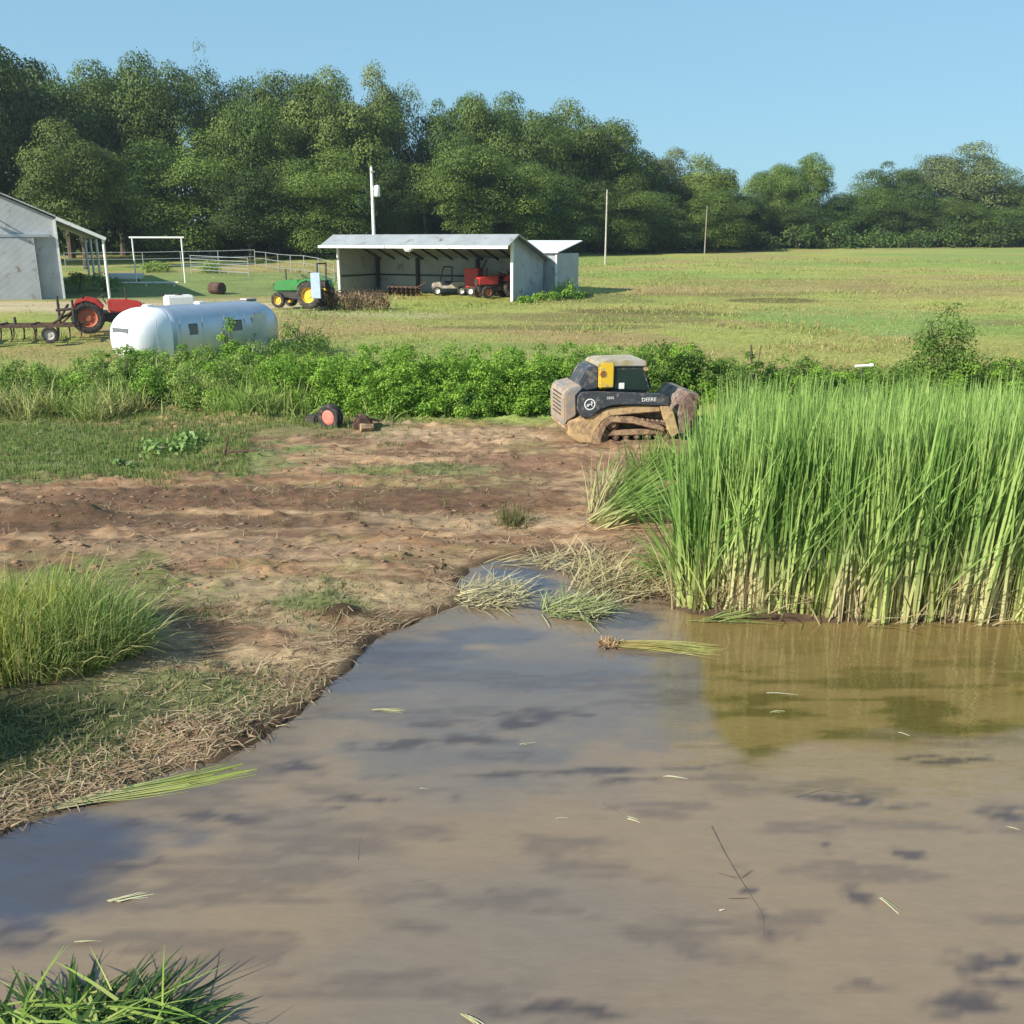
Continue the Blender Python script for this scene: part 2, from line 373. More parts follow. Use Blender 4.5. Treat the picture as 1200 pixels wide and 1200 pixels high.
sc_ = n.nodes.new('ShaderNodeVectorMath'); sc_.operation = 'SCALE'; n.links.new(at.outputs[0], sc_.inputs[0]); n.links.new(mu.outputs[0], sc_.inputs['Scale'])
n.links.new(sc_.outputs[0], b.inputs['Base Color'])
bp = n.nodes.new('ShaderNodeBump'); bp.inputs['Strength'].default_value = .9; bp.inputs['Distance'].default_value = .07
n.links.new(t1.outputs[0], bp.inputs['Height']); n.links.new(bp.outputs[0], b.inputs['Normal'])
gcol2 = None
g = np_obj('ground', np.stack([x, y, GZ], 1), F, col, gm, smooth=True); g['kind'] = 'structure'

# ---------------------------------------------------------------- pond water
wm = bpy.data.materials.new('muddy_pond_water'); wm.use_nodes = True; n = wm.node_tree; b = n.nodes['Principled BSDF']
b.inputs['Roughness'].default_value = .04; b.inputs['IOR'].default_value = 1.5
tc = n.nodes.new('ShaderNodeTexCoord')
def nz(scale, det, sx=1, sy=1, rough=.6, off=(0, 0, 0)):
    mp = n.nodes.new('ShaderNodeMapping'); mp.inputs['Scale'].default_value = (sx, sy, 1); mp.inputs['Location'].default_value = off
    t = n.nodes.new('ShaderNodeTexNoise'); t.inputs['Scale'].default_value = scale; t.inputs['Detail'].default_value = det; t.inputs['Roughness'].default_value = rough
    n.links.new(tc.outputs['Object'], mp.inputs[0]); n.links.new(mp.outputs[0], t.inputs['Vector']); return t
def rng_(t, a, b_, c=0, d_=1):
    r = n.nodes.new('ShaderNodeMapRange'); r.interpolation_type = 'SMOOTHSTEP'
    r.inputs[1].default_value = a; r.inputs[2].default_value = b_; r.inputs[3].default_value = c; r.inputs[4].default_value = d_
    n.links.new(t, r.inputs[0]); return r.outputs[0]
def mixn(f, a, b_):
    mx = n.nodes.new('ShaderNodeMix'); mx.data_type = 'RGBA'; n.links.new(f, mx.inputs[0])
    for s, v in ((6, a), (7, b_)):
        if isinstance(v, tuple): mx.inputs[s].default_value = (*v, 1)
        else: n.links.new(v, mx.inputs[s])
    return mx.outputs[2]
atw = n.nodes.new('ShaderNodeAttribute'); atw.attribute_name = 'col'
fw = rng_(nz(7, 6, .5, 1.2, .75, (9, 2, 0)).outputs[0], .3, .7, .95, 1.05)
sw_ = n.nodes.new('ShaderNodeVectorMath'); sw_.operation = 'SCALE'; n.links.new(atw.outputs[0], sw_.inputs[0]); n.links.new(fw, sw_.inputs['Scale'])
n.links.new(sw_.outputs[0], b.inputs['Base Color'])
h1 = nz(1.6, 4, .45, 1.4); h2 = nz(12, 2, .5, 1.2)
ad = n.nodes.new('ShaderNodeMath'); ad.operation = 'MULTIPLY_ADD'; n.links.new(h2.outputs[0], ad.inputs[0]); ad.inputs[1].default_value = .04; n.links.new(h1.outputs[0], ad.inputs[2])
bp = n.nodes.new('ShaderNodeBump'); bp.inputs['Strength'].default_value = .34; bp.inputs['Distance'].default_value = .05
n.links.new(ad.outputs[0], bp.inputs['Height']); n.links.new(bp.outputs[0], b.inputs['Normal'])
wx = gline([(-60, -12, 6), (-12, 12, .07), (12, 80, 6)]); wy = gline([(-30, 3.6, 2), (3.6, 16, .06), (16, 18, 2)])
XX, YY = np.meshgrid(wx, wy); x = XX.ravel(); y = YY.ravel()
wc = mixc((.222, .162, .104), (.178, .142, .108), sst(.35, .65, fbm(x / 3, y / 2, 201, 3)))
mott = sst(.34, .60, fbm(x / .26, y / .07, 231, 5)); MOT = [0]
def wblob(px, py, rx, ry, c, s_, rough=.6, rot=0.0, sharp=.35):
    global wc
    cx_, cy_ = onz(px, py); dx = x - cx_; dy = y - cy_; ca, sa = math.cos(rot), math.sin(rot)
    u_ = (dx * ca + dy * sa) / rx; v_ = (-dx * sa + dy * ca) / ry
    q = np.sqrt(u_ * u_ + v_ * v_) + (fbm(x / .45, y / .22, 211, 6) - .5) * 2 * rough
    t_ = (sst(1 + sharp, 1 - sharp, q) ** 1.0 * s_ * (mott if MOT[0] else 1))[:, None]; wc = wc * (1 - t_) + np.asarray(c)[None] * t_
BL = (.055, .062, .085)  # clearer, darker water with the sky's bluish sheen painted into its colour
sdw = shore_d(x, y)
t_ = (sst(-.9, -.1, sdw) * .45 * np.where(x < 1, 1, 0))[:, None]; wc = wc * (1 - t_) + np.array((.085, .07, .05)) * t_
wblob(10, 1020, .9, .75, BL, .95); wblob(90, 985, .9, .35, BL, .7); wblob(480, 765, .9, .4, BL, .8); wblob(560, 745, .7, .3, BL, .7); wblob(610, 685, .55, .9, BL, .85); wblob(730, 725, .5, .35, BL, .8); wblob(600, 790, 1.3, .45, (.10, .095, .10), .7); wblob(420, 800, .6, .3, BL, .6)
wblob(640, 800, 2.2, 1.6, (.12, .112, .11), .55, .8); wblob(500, 880, 1.2, .5, (.12, .11, .105), .5, .8)  # wide bluish-grey sheen of the sky, also painted into the water
DKS = (.070, .055, .052); MOT[0] = 1
for a_ in [(640, 838, .55, .17), (560, 850, .5, .12), (500, 870, .9, .12), (650, 905, 1.4, .06), (760, 915, .55, .07), (400, 940, .7, .10), (350, 900, .5, .08), (990, 935, .30, .10), (1050, 945, .25, .06), (1062, 1000, .12, .09), (1010, 1055, .09, .12),
           (965, 990, .05, .08), (1010, 1155, .28, .05), (1170, 1140, .25, .16), (1180, 955, .22, .12), (1130, 1180, .3, .1), (30, 1095, .2, .09), (150, 1010, .35, .1), (220, 960, .6, .1), (885, 1060, .06, .3), (620, 1180, .3, .08), (1120, 890, .5, .08), (700, 1185, .2, .06)]:
    wblob(*a_[:2], *a_[2:4], DKS, .95, 1.25, .06, .45)
st_ = sst(.54, .62, fbm(x / 1.1 + y * .5, y / .3, 221, 6)) * .42
st_ = st_ * (.4 + .6 * mott); wc = wc * (1 - st_[:, None]) + np.array(DKS) * st_[:, None]
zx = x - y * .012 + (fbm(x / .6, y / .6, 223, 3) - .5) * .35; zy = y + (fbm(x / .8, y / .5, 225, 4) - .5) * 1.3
ol = sst(2.0, 2.25, zx) * sst(8.35, 8.9, zy)  # olive zone: the cattails' reflection painted into the water colour
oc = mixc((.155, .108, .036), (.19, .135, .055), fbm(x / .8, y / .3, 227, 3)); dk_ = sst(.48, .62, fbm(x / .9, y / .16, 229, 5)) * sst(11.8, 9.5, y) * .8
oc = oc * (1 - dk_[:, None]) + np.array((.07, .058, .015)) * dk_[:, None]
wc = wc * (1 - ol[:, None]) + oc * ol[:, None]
nx, ny = len(wx), len(wy); idx = np.arange(nx * ny).reshape(ny, nx)
F = np.stack([idx[:-1, :-1], idx[:-1, 1:], idx[1:, 1:], idx[1:, :-1]], -1).reshape(-1, 4)
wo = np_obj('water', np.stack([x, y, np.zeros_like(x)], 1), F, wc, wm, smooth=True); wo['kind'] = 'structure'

# ---------------------------------------------------------------- trees
def crown_mesh(seed, lobes=64, per=620, zlo=.05, wide=.46, leaf=.0185, sparse=0, tone=((.030, .062, .014), (.075, .125, .026))):
    rng = np.random.default_rng(seed); P = []; Nn = []; K = []; S = []
    cz = (1 + zlo) / 2; hz = (1 - zlo) / 2
    for i in range(lobes):
        a = rng.uniform(0, 2 * PI); cz_ = rng.uniform(-1, 1); s = math.sqrt(1 - cz_ * cz_); rr = rng.uniform(.55, .84) if rng.random() < .8 else rng.uniform(.1, .5)
        rr = rr * (.48 + .98 * float(vn(np.array([math.cos(a) * 1.6 + seed]), np.array([math.sin(a) * 1.6 + cz_ * 1.4]), seed)[0])); prof = 1.0 if cz_ > -.3 else 1.0 + .25 * (cz_ + .3)
        lr = rng.uniform(.08, .21) * (1.0 if not sparse else .62)
        c = np.array([math.cos(a) * s * wide * rr * prof, math.sin(a) * s * wide * rr * prof, cz + cz_ * hz * (rr + .02)])
        if rng.random() < .12: c = c + np.array([0, 0, .04]) + rng.normal(size=3) * .03
        n_ = int(per * (lr / .13) ** 2)
        d_ = rng.normal(size=(n_, 3)); d_ /= np.linalg.norm(d_, axis=1, keepdims=True); d_[:, 2] = np.where(d_[:, 2] < -.35, -d_[:, 2], d_[:, 2])
        r_ = lr * (rng.uniform(.35, 1.08, n_) ** .5) * (1 + .25 * (vn(d_[:, 0] * 3 + i * 7, d_[:, 1] * 3 + d_[:, 2] * 2, seed) - .5))
        p = c[None] + d_ * r_[:, None] * np.array([1.12, 1.12, .82])[None]
        P.append(p); Nn.append(d_ * 1.15 + rng.normal(size=(n_, 3)) * .42 + np.array([0, 0, .15])[None])
        t = np.clip(rng.uniform(.1, .9) + rng.normal(size=n_) * .16, 0, 1); K.append(mixc(tone[0], tone[1], t)); S.append(rng.uniform(.6, 1.25, n_) * leaf)
    P = np.concatenate(P); P[:, 2] = np.maximum(P[:, 2], .01)
    v, f, k = leaves(P, np.concatenate(Nn), np.concatenate(S), np.concatenate(K), rng)
    o = np_obj('crown', v, f, k, M['leaf']); me = o.data; bpy.data.objects.remove(o); return me
def trunk_mesh(seed, top=.72, r=.02, limbs=7, m='bark', spread=.3):
    rng = random.Random(seed); mb = MB(); pts = [Vector((0, 0, -.04))]
    for i in range(5): pts.append(Vector((rng.uniform(-.02, .02), rng.uniform(-.02, .02), top * (i + 1) / 5)))
    for i in range(5): mb.bar(pts[i], pts[i + 1], r * (1.15 - i * .19), r * (1.15 - (i + 1) * .19), 8)
    for j in range(limbs):
        i = rng.randint(1, 4); b0 = pts[i]; a = rng.uniform(0, 2 * PI); L = rng.uniform(.15, spread)
        m1 = b0 + Vector((math.cos(a) * L * .5, math.sin(a) * L * .5, L * .45)); e = m1 + Vector((math.cos(a + .3) * L * .5, math.sin(a + .3) * L * .5, L * .6))
        mb.bar(b0, m1, r * .45, r * .3, 6); mb.bar(m1, e, r * .3, r * .1, 6)
    o = mb.build('trunk', M[m]); me = o.data; bpy.data.objects.remove(o); return me
DK = ((.036, .072, .018), (.095, .150, .036)); MD = ((.055, .105, .022), (.155, .220, .048)); WM = ((.070, .115, .026), (.175, .225, .055)); PL = ((.08, .115, .05), (.20, .235, .10))
CR = {'a': crown_mesh(1, zlo=.2, tone=MD), 'b': crown_mesh(2, zlo=.15, lobes=78, tone=MD), 'c': crown_mesh(3, lobes=60, tone=DK), 'd': crown_mesh(4, lobes=70, zlo=.0, tone=DK),
      'e': crown_mesh(5, zlo=.2, tone=WM), 'f': crown_mesh(6, lobes=80, zlo=-.04, per=480, tone=MD), 's': crown_mesh(7, lobes=17, per=90, zlo=.5, wide=.4, sparse=1, tone=PL),
      'g': crown_mesh(8, lobes=60, per=480, zlo=.12, tone=PL), 'h': crown_mesh(9, lobes=84, zlo=-.06, per=470, tone=DK)}
TRS = [trunk_mesh(1), trunk_mesh(2), trunk_mesh(3, limbs=9)]; TRP = trunk_mesh(5, .70, .016, 13, 'bark_pale', .26)
random.seed(11)
def tree(px, top, hw, D, kind, label, trunk=None, group='woodland trees behind the farm buildings', yaw=None):
    z0 = gz(xat(px, D), D); x_ = xat(px, D, 8); H = zat(top, D) - z0; hw_m = hw / FPX * (D * math.cos(PITCH))
    t = thing('tree', label, 'tree', (x_, D, z0), random.uniform(0, 6.28) if yaw is None else yaw, group)
    for nm, me, sc in (('trunk', trunk or TRS[int(px) % 3], (H, H, H)), ('crown', CR[kind], (hw_m / .46, hw_m / .46, H))):
        o = bpy.data.objects.new(nm, me); C.objects.link(o); o.parent = t; o.scale = sc
    return t
T = [
 (-75, 20, 70, 100, 'c', 'dark tall tree cut by the left edge behind the barn'),
 (10, 40, 58, 108, 'c', 'tallest dark tree at the left, high above the barn roof'),
 (78, 92, 48, 118, 'a', 'tree with rounded top just right of the tallest left tree'),
 (92, 150, 46, 92, 'e', 'sunlit yellow-green tree overhanging the barn lean-to'),
 (140, 76, 52, 124, 'b', 'broad high tree left of the pale bare-branched treetop'),
 (200, 92, 42, 122, 'a', 'green tree directly below and left of the pale bare-branched treetop'),
 (214, 170, 50, 112, 'f', 'big leafy tree reaching to the ground behind the white pipe gateway'),
 (272, 84, 34, 126, 'd', 'round tree just right of the pale bare-branched treetop'),
 (316, 108, 40, 118, 'b', 'mid green tree left of the pole with the transformer'),
 (290, 200, 44, 108, 'd', 'lower dark tree at the wood edge left of the open shed'),
 (352, 104, 44, 124, 'a', 'tall crown behind and left of the transformer pole'),
 (402, 92, 46, 120, 'e', 'brownish green broad tree right behind the transformer pole'),
 (375, 190, 42, 110, 'f', 'low leafy tree behind the left end of the shed roof'),
 (452, 100, 32, 128, 'g', 'greyish topped tree right of the transformer pole'),
 (462, 190, 34, 118, 'd', 'dark shaded tree behind the shed just right of the transformer pole'),
 (520, 118, 32, 130, 'c', 'tree with dark pointed top above the middle of the shed'),
 (545, 165, 42, 116, 'b', 'sunlit tree rising above the middle of the shed roof'),
 (568, 124, 38, 134, 'a', 'tree with even rounded top above the right half of the shed'),
 (618, 126, 42, 132, 'b', 'tall tree above the right end of the shed'),
 (600, 195, 38, 120, 'f', 'lower tree at the wood edge above the shed end wall'),
 (662, 126, 42, 138, 'e', 'high domed tree right of the shed'),
 (650, 200, 36, 124, 'h', 'dense tree reaching to the grass beside the shed annex'),
 (700, 156, 38, 140, 'a', 'tree just left of the thin bare pole in the meadow'),
 (735, 176, 34, 142, 'd', 'tree behind the thin bare pole in the meadow'),
 (720, 215, 34, 130, 'f', 'low tree at the meadow edge beneath the domed tree'),
 (778, 184, 32, 148, 'g', 'pale topped tree between the two thin poles'),
 (768, 222, 32, 138, 'h', 'low dark tree between the two thin poles'),
 (826, 188, 34, 150, 'e', 'tree behind the second thin pole with warm green top'),
 (838, 225, 32, 142, 'f', 'low spreading tree right of the second thin pole'),
 (866, 224, 28, 156, 'c', 'small dark tree where the tall wood ends at the sky gap'),
 (903, 196, 24, 165, 'b', 'left half of the twin-topped tree standing above the hedge line'),
 (937, 192, 26, 167, 'a', 'right half of the twin-topped tree standing above the hedge line'),
 (922, 240, 34, 160, 'h', 'dark bushy tree beneath the twin-topped tree'),
 (978, 228, 28, 168, 'd', 'low rounded tree right of the twin-topped tree'),
 (1018, 222, 28, 172, 'f', 'low tree left of the big spreading tree at the right'),
 (1055, 192, 34, 182, 'c', 'left shoulder tree of the big spreading group at the right'),
 (1105, 180, 42, 184, 'g', 'big spreading greyish tree with pale limbs at the right'),
 (1142, 190, 28, 188, 'e', 'right shoulder tree of the big spreading group'),
 (1070, 232, 32, 175, 'h', 'dark low tree beneath the big spreading tree'),
 (1120, 238, 28, 176, 'f', 'low tree beside the pale trunk at the right'),
 (1178, 218, 30, 186, 'b', 'tree near the right edge with lower rounded top'),
 (1215, 206, 28, 188, 'c', 'tree cut by the right edge of the picture'),
 (1190, 244, 30, 176, 'h', 'low dark tree in front at the right edge'),
 (1270, 215, 40, 190, 'a', 'tree standing beyond the right edge of the picture'),
]
for px, top, hw, D, kd, lab in T: tree(px, top, hw * 1.36, D, kd, lab, TRP if kd == 'g' else None)
tree(244, 62, 32, 122, 's', 'thin pale tree whose nearly bare top pokes above the wood', TRP, yaw=.5)
tree(1070, 186, 18, 186, 's', 'sparse tree whose bare twigs stick out beside the big spreading tree', TRP)
tree(500, 128, 20, 128, 's', 'sparse crown filling the notch in the skyline above the shed', TRP)
tree(322, 92, 26, 128, 's', 'thin grey crown poking up left of the transformer pole', TRP)
# deep rows of the wood, seen only as darkness between the trunks
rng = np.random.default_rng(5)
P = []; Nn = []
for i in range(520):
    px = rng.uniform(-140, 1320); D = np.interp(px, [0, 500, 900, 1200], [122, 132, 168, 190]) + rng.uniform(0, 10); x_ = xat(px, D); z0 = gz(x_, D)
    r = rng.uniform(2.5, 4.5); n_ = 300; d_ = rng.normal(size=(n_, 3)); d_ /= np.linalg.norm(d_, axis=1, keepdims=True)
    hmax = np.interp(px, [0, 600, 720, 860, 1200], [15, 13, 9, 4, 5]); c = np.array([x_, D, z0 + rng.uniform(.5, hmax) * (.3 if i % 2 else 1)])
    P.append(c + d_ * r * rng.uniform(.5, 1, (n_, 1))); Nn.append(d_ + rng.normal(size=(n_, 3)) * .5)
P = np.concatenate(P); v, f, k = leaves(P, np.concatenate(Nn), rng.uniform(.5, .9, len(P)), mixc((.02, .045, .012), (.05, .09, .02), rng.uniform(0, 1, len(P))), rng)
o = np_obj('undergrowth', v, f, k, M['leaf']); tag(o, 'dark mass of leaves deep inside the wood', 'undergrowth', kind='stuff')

# ---------------------------------------------------------------- shrubs, hedge bank, weeds
def bush_data(rng, c, r, h, n, size, tone, flat=.8):
    P = []; Nn = []; K = []
    nl = max(3, int(n / 90))
    for i in range(nl):
        a = rng.uniform(0, 2 * PI); q = rng.uniform(0, 1) ** .5; lr = r * rng.uniform(.3, .5)
        hh = h * (1 - .5 * q * q) * rng.uniform(.35, 1.0)
        cc = np.array([c[0] + math.cos(a) * q * r * .75, c[1] + math.sin(a) * q * r * .75, c[2] + max(hh - lr * .6, lr * .3)])
        m_ = int(n / nl); d_ = rng.normal(size=(m_, 3)); d_ /= np.linalg.norm(d_, axis=1, keepdims=True); d_[:, 2] = np.where(d_[:, 2] < -.5, -d_[:, 2], d_[:, 2])
        P.append(cc + d_ * lr * rng.uniform(.4, 1.1, (m_, 1)) * np.array([1, 1, flat])); Nn.append(d_ + rng.normal(size=(m_, 3)) * .6 + np.array([0, 0, .3]))
        K.append(mixc(tone[0], tone[1], np.clip(rng.uniform(0, 1) + rng.normal(size=m_) * .2, 0, 1)))
    P = np.concatenate(P); P[:, 2] = np.maximum(P[:, 2], c[2] + .01)
    return leaves(P, np.concatenate(Nn), rng.uniform(.6, 1.3, len(P)) * size, np.concatenate(K), rng)
G1 = ((.11, .23, .022), (.28, .45, .06)); G2 = ((.08, .15, .025), (.19, .30, .055)); G3 = ((.15, .24, .045), (.30, .40, .10))
rng = np.random.default_rng(21); L = []
def hedge_top(px): return np.interp(px, [-200, 0, 40, 130, 200, 330, 420, 520, 640, 760, 800, 870, 1000, 1200, 1400], [418, 418, 425, 420, 415, 416, 408, 410, 410, 405, 402, 424, 424, 420, 420])
for i in range(760):
    px = rng.uniform(-180, 1330); px = px if (px > 320 or rng.random() < .6) else rng.uniform(330, 700); row = rng.random()
    D = np.interp(px, [0, 300, 420, 660, 800, 1200], [26.6, 26.6, 25.6, 26.2, 27.6, 27.6]) + row * 3.2 - .9; x_ = xat(px, D, 1.5); z0 = gz(x_, D)
    top = zat(hedge_top(px) + rng.uniform(0, 14) + (8 if row < .2 else 0), D); h = max(top - z0, .3) * (1.22 if row > .2 else rng.uniform(.4, .8))
    tone = G1 if (300 < px < 680 or rng.random() < .3) else (G2 if px > 680 or rng.random() < .3 else G3)
    if i > 690: px = rng.uniform(100, 335); D = rng.uniform(30, 31.4); x_ = xat(px, D, 1.5); z0 = gz(x_, D); h = max(zat(rng.uniform(400, 412), D) - z0, .4) * 1.1; tone = G1 if i % 2 else G3
    L.append(bush_data(rng, (x_, D, z0), rng.uniform(.45, .8), h, 620, .068, tone))
v, f, k = joinm(L); o = np_obj('vine_thicket', v, f, k, M['grass']); tag(o, 'bright green tangle of vines and weeds along the bank behind the cleared mud', 'thicket', kind='stuff')
# tall weeds and tan grass in front of and on the bank at left
def blade_field(name, label, cat, pts, L_, w, c0, c1, lean=(.05, .5), segs=3, m='grass', droop=.6, split=None, kind='stuff', seed=1, parent=None):
    rng = np.random.default_rng(seed); n_ = len(pts)
    v, f, k = ribbons(pts, rng.uniform(0, 2 * PI, n_), rng.uniform(*lean, n_), L_, w, c0, c1, segs, droop, split)
    o = np_obj(name, v, f, k, M[m], parent)
    if parent is None: tag(o, label, cat, kind=kind)
    return o
def scatter(rng, n_, pxr, Dr, dens=None, dz=0):
    px = rng.uniform(*pxr, n_); D = rng.uniform(*Dr, n_); x_ = (px - 600) / FPX * (D * math.cos(PITCH) + 4 * math.sin(PITCH))
    if dens is not None: kk = rng.random(n_) < dens(x_, D, px); x_, D, px = x_[kk], D[kk], px[kk]
    z = terr(x_, D) + dz
    kk = z > .02
    return np.stack([x_, D, z - .01], 1)[kk], px[kk]
rng = np.random.default_rng(31)
P, px = scatter(rng, 26000, (-150, 460), (24.3, 30), lambda x_, D, p: np.where(p < 320, .9, .3) * sst(.36, .5, fbm(x_ / 1.1, D / .9, 84, 3)))
t = np.clip(fbm(P[:, 0] / 1.5, P[:, 1] / 1.5, 81, 3) * 2.4 - .8 + np.exp(-((px - 40) / 55) ** 2) * .5, 0, 1) * rng.uniform(.5, 1, len(P))
blade_field('weeds', 'rank weeds and tan seeding grass on the bank at the left', 'weeds', P, rng.uniform(.35, 1.25, len(P)) * rng.uniform(.6, 1, len(P)), rng.uniform(.02, .05, len(P)), mixc((.17, .29, .05), (.30, .27, .11), t), mixc((.25, .42, .07), (.44, .38, .18), t), lean=(.1, .9), seed=3)
# meadow grass: near band as blades, further out thinner
P, px = scatter(rng, 190000, (-60, 1260), (29.5, 110), lambda x_, D, p: np.clip(40 / D, 0, 1) * (.45 + .55 * sst(.32, .55, fbm(x_ / 3, D / 2, 83, 3))) * (1 - .95 * sst(44, 47, D) * sst(370, 300, p + (fbm(x_ / 2, D / 2, 89, 3) - .5) * 120)))
t = np.clip(fbm(P[:, 0] / 9, P[:, 1] / 4, 85, 4) * 4 - 1.55, 0, 1); u = rng.uniform(0, .3, len(P)); kD = 1 + (P[:, 1] - 30) / 60
tall = sst(.52, .66, fbm(P[:, 0] / 3.5, P[:, 1] / 2.2, 111, 3))
blade_field('meadow_grass', 'yellow-green grass of the meadow beyond the bank', 'grass', P, rng.uniform(.05, .14, len(P)) * (1 + 1.6 * tall), rng.uniform(.02, .045, len(P)) * kD, mixc((.23, .31, .07), (.32, .27, .10), np.clip(t + u, 0, 1)), mixc((.32, .43, .10), (.45, .38, .16), np.clip(t + u, 0, 1)), lean=(.2, 1.2), segs=2, seed=5)
# short turf left, patches on mud
P, px = scatter(rng, 75000, (-160, 640), (15.5, 26), lambda x_, D, p: np.clip(np.where(p < 290, sst(18.4, 19.8, D + (fbm(x_ / 1.2, D / .7, 87, 3) - .5) * 3), 0) + np.where(p < 480, sst(22.5, 24, D + (fbm(x_ / .9, D / .5, 88, 3) - .5) * 5) * .8, 0) + .02, 0, 1))
t = rng.uniform(0, 1, len(P)) ** 2
blade_field('turf', 'short green turf at the left edge of the cleared mud', 'grass', P, rng.uniform(.06, .16, len(P)), rng.uniform(.015, .03, len(P)), mixc((.10, .17, .035), (.24, .22, .09), t), mixc((.15, .26, .05), (.30, .28, .12), t), segs=1, seed=7)
def tuft_patch(P_list, n_, r, L_, c0, c1, seed, lean=(.1, 1.0), w=(.008, .02)):
    rng = np.random.default_rng(seed); out = []
    for (px, py) in P_list:
        p = gp(px, py); a = rng.normal(size=(n_, 2)) * r; x_ = p.x + a[:, 0]; y_ = p.y + a[:, 1] * .7; out.append(np.stack([x_, y_, terr(x_, y_) - .01], 1))
    P = np.concatenate(out); P = P[P[:, 2] > 0]; m_ = len(P); t = rng.uniform(0, 1, m_)
    return ribbons(P, rng.uniform(0, 2 * PI, m_), rng.uniform(*lean, m_), rng.uniform(*L_, m_), rng.uniform(*w, m_), mixc(c0, c1, t), mixc(np.array(c0) * 1.3, np.array(c1) * 1.3, t), 2, .6)
bank = [(230, 815), (260, 835), (200, 800), (300, 800), (60, 850), (20, 870), (100, 845), (140, 860), (40, 900), (90, 890), (-20, 900), (-30, 860), (380, 705), (360, 720), (395, 690), (250, 720), (520, 548), (500, 552), (430, 552), (330, 500), (300, 520)]
v, f, k = tuft_patch(bank, 260, .38, (.04, .13), (.12, .16, .05), (.26, .25, .11), 9)
o = np_obj('short_grass', v, f, k, M['grass']); tag(o, 'patches of short grass sprouting on the muddy bank', 'grass', kind='stuff')
# dry litter strewn over the mud
N = 45000; px = rng.uniform(-80, 800, N); py = rng.uniform(480, 960, N) ; py = 480 + (py - 480) ** 1.0
dd = np.array([onz(a, b_, .25) for a, b_ in zip(px, py)]); x_, y_ = dd[:, 0], dd[:, 1]; sd = shore_d(x_, y_)
kp = (sd > .08) & (y_ < 25) & (rng.random(N) < np.clip(.10 + 1.0 * sst(.5, .68, fbm(x_ / 1.3, y_ / .6, 91, 4)) + .35 * sst(1.2, .2, sd), 0, 1)); x_, y_ = x_[kp], y_[kp]; m_ = len(x_)
P = np.stack([x_, y_, terr(x_, y_) + .012], 1); t = rng.uniform(0, 1, m_)
v, f, k = ribbons(P, rng.normal(0.2, .9, m_) + PI * (rng.random(m_) < .5), rng.uniform(1.25, 1.6, m_), rng.uniform(.05, .26, m_), rng.uniform(.006, .018, m_), mixc((.50, .38, .24), (.20, .12, .07), t), mixc((.56, .46, .30), (.26, .17, .10), t), 1, 0, tipw=.6)
v[:, 2] = np.maximum(v[:, 2], terr(v[:, 0], v[:, 1]) + .006)
o = np_obj('straw_litter', v, f, k, M['straw']); tag(o, 'dry straw and broken stalks strewn over the mud', 'straw', kind='stuff')
# matted dead reeds along the near bank
pts = [(px_, py_) for px_, py_ in [(200, 860), (225, 875), (250, 855), (170, 885), (130, 900), (290, 835), (320, 815), (100, 915), (60, 930), (20, 935), (340, 800), (370, 790), (400, 765), (440, 745), (470, 722), (510, 705), (530, 690), (280, 850), (-20, 950)]]
v, f, k = tuft_patch(pts, 105, .34, (.06, .34), (.20, .12, .07), (.46, .36, .22), 13, lean=(1.1, 1.55), w=(.008, .02))
v[:, 2] = np.maximum(v[:, 2], terr(v[:, 0], v[:, 1]) + .004)
o = np_obj('matted_reeds', v, f, k, M['straw']); tag(o, 'matted dead reeds along the near water edge', 'dead reeds', kind='stuff')

# ---------------------------------------------------------------- cattails
rng = np.random.default_rng(77)
n_ = 5000; px = rng.uniform(795, 1330, n_); yy = 12.35 + rng.random(n_) ** 1.25 * 8.0
x_ = (px - 600) / FPX * (yy * .96 + 1.2) + (yy - 12.3) * .03
ysh = np.interp(x_, SHORE[:, 0], SHORE[:, 1]); ok = (yy > ysh) & (px > np.interp(yy, [12.3, 13.4, 15, 20], [795, 800, 815, 850])) & (fbm(x_ / .34, yy / .34, 121, 2) > .44); x_, yy = x_[ok], yy[ok]
# a denser front rim
xf = rng.uniform(2.35, 9.8, 900); yf = np.interp(xf, SHORE[:, 0], SHORE[:, 1]) + rng.uniform(0, .7, 900) + .0; x_ = np.concatenate([x_, xf]); yy = np.concatenate([yy, yf])
cx, cy = x_, yy
per = 5; m_ = len(cx)
rx = np.repeat(cx, per) + rng.normal(size=m_ * per) * .05; ry = np.repeat(cy, per) + rng.normal(size=m_ * per) * .05
ht = (2.60 - .115 * (np.repeat(cy, per) - 12.3)) * (1 + .16 * (fbm(rx / .5, ry / .5, 95, 3) - .5) * 4.2) * rng.uniform(.6, 1.1, m_ * per)
ht *= np.where(rx < 3.0, np.interp(rx, [2.2, 3.0], [.84, 1]), 1)
P = np.stack([rx, ry, np.maximum(terr(rx, ry), 0) - .05], 1)
lean = np.abs(rng.normal(0, .055, m_ * per)) * (.6 + np.repeat(vn(cx / .5, cy / .5, 125), per)) + .015; kink = rng.random(m_ * per) < .11; lean = np.where(kink, rng.uniform(.15, .45, m_ * per), lean)
az = rng.uniform(0, 2 * PI, m_ * per)
clump = np.repeat(fbm(cx / .35, cy / .35, 97, 3), per); pale = np.clip(clump * 3.4 - 1.2, 0, 1)
c0 = mixc((.48, .54, .18), (.66, .58, .34), pale); c1 = mixc((.13, .26, .05), (.40, .53, .16), np.clip(rng.uniform(0, 1, m_ * per) * .45 + sst(.35, .7, np.repeat(fbm(cx / .28, cy / .28, 123, 2), per)) * .6, 0, 1))
v, f, k = ribbons(P, az, lean, ht, rng.uniform(.024, .050, m_ * per), c0, c1, 5, .7, split=(.12, .56), tipw=.1)
L = [(v, f, k)]
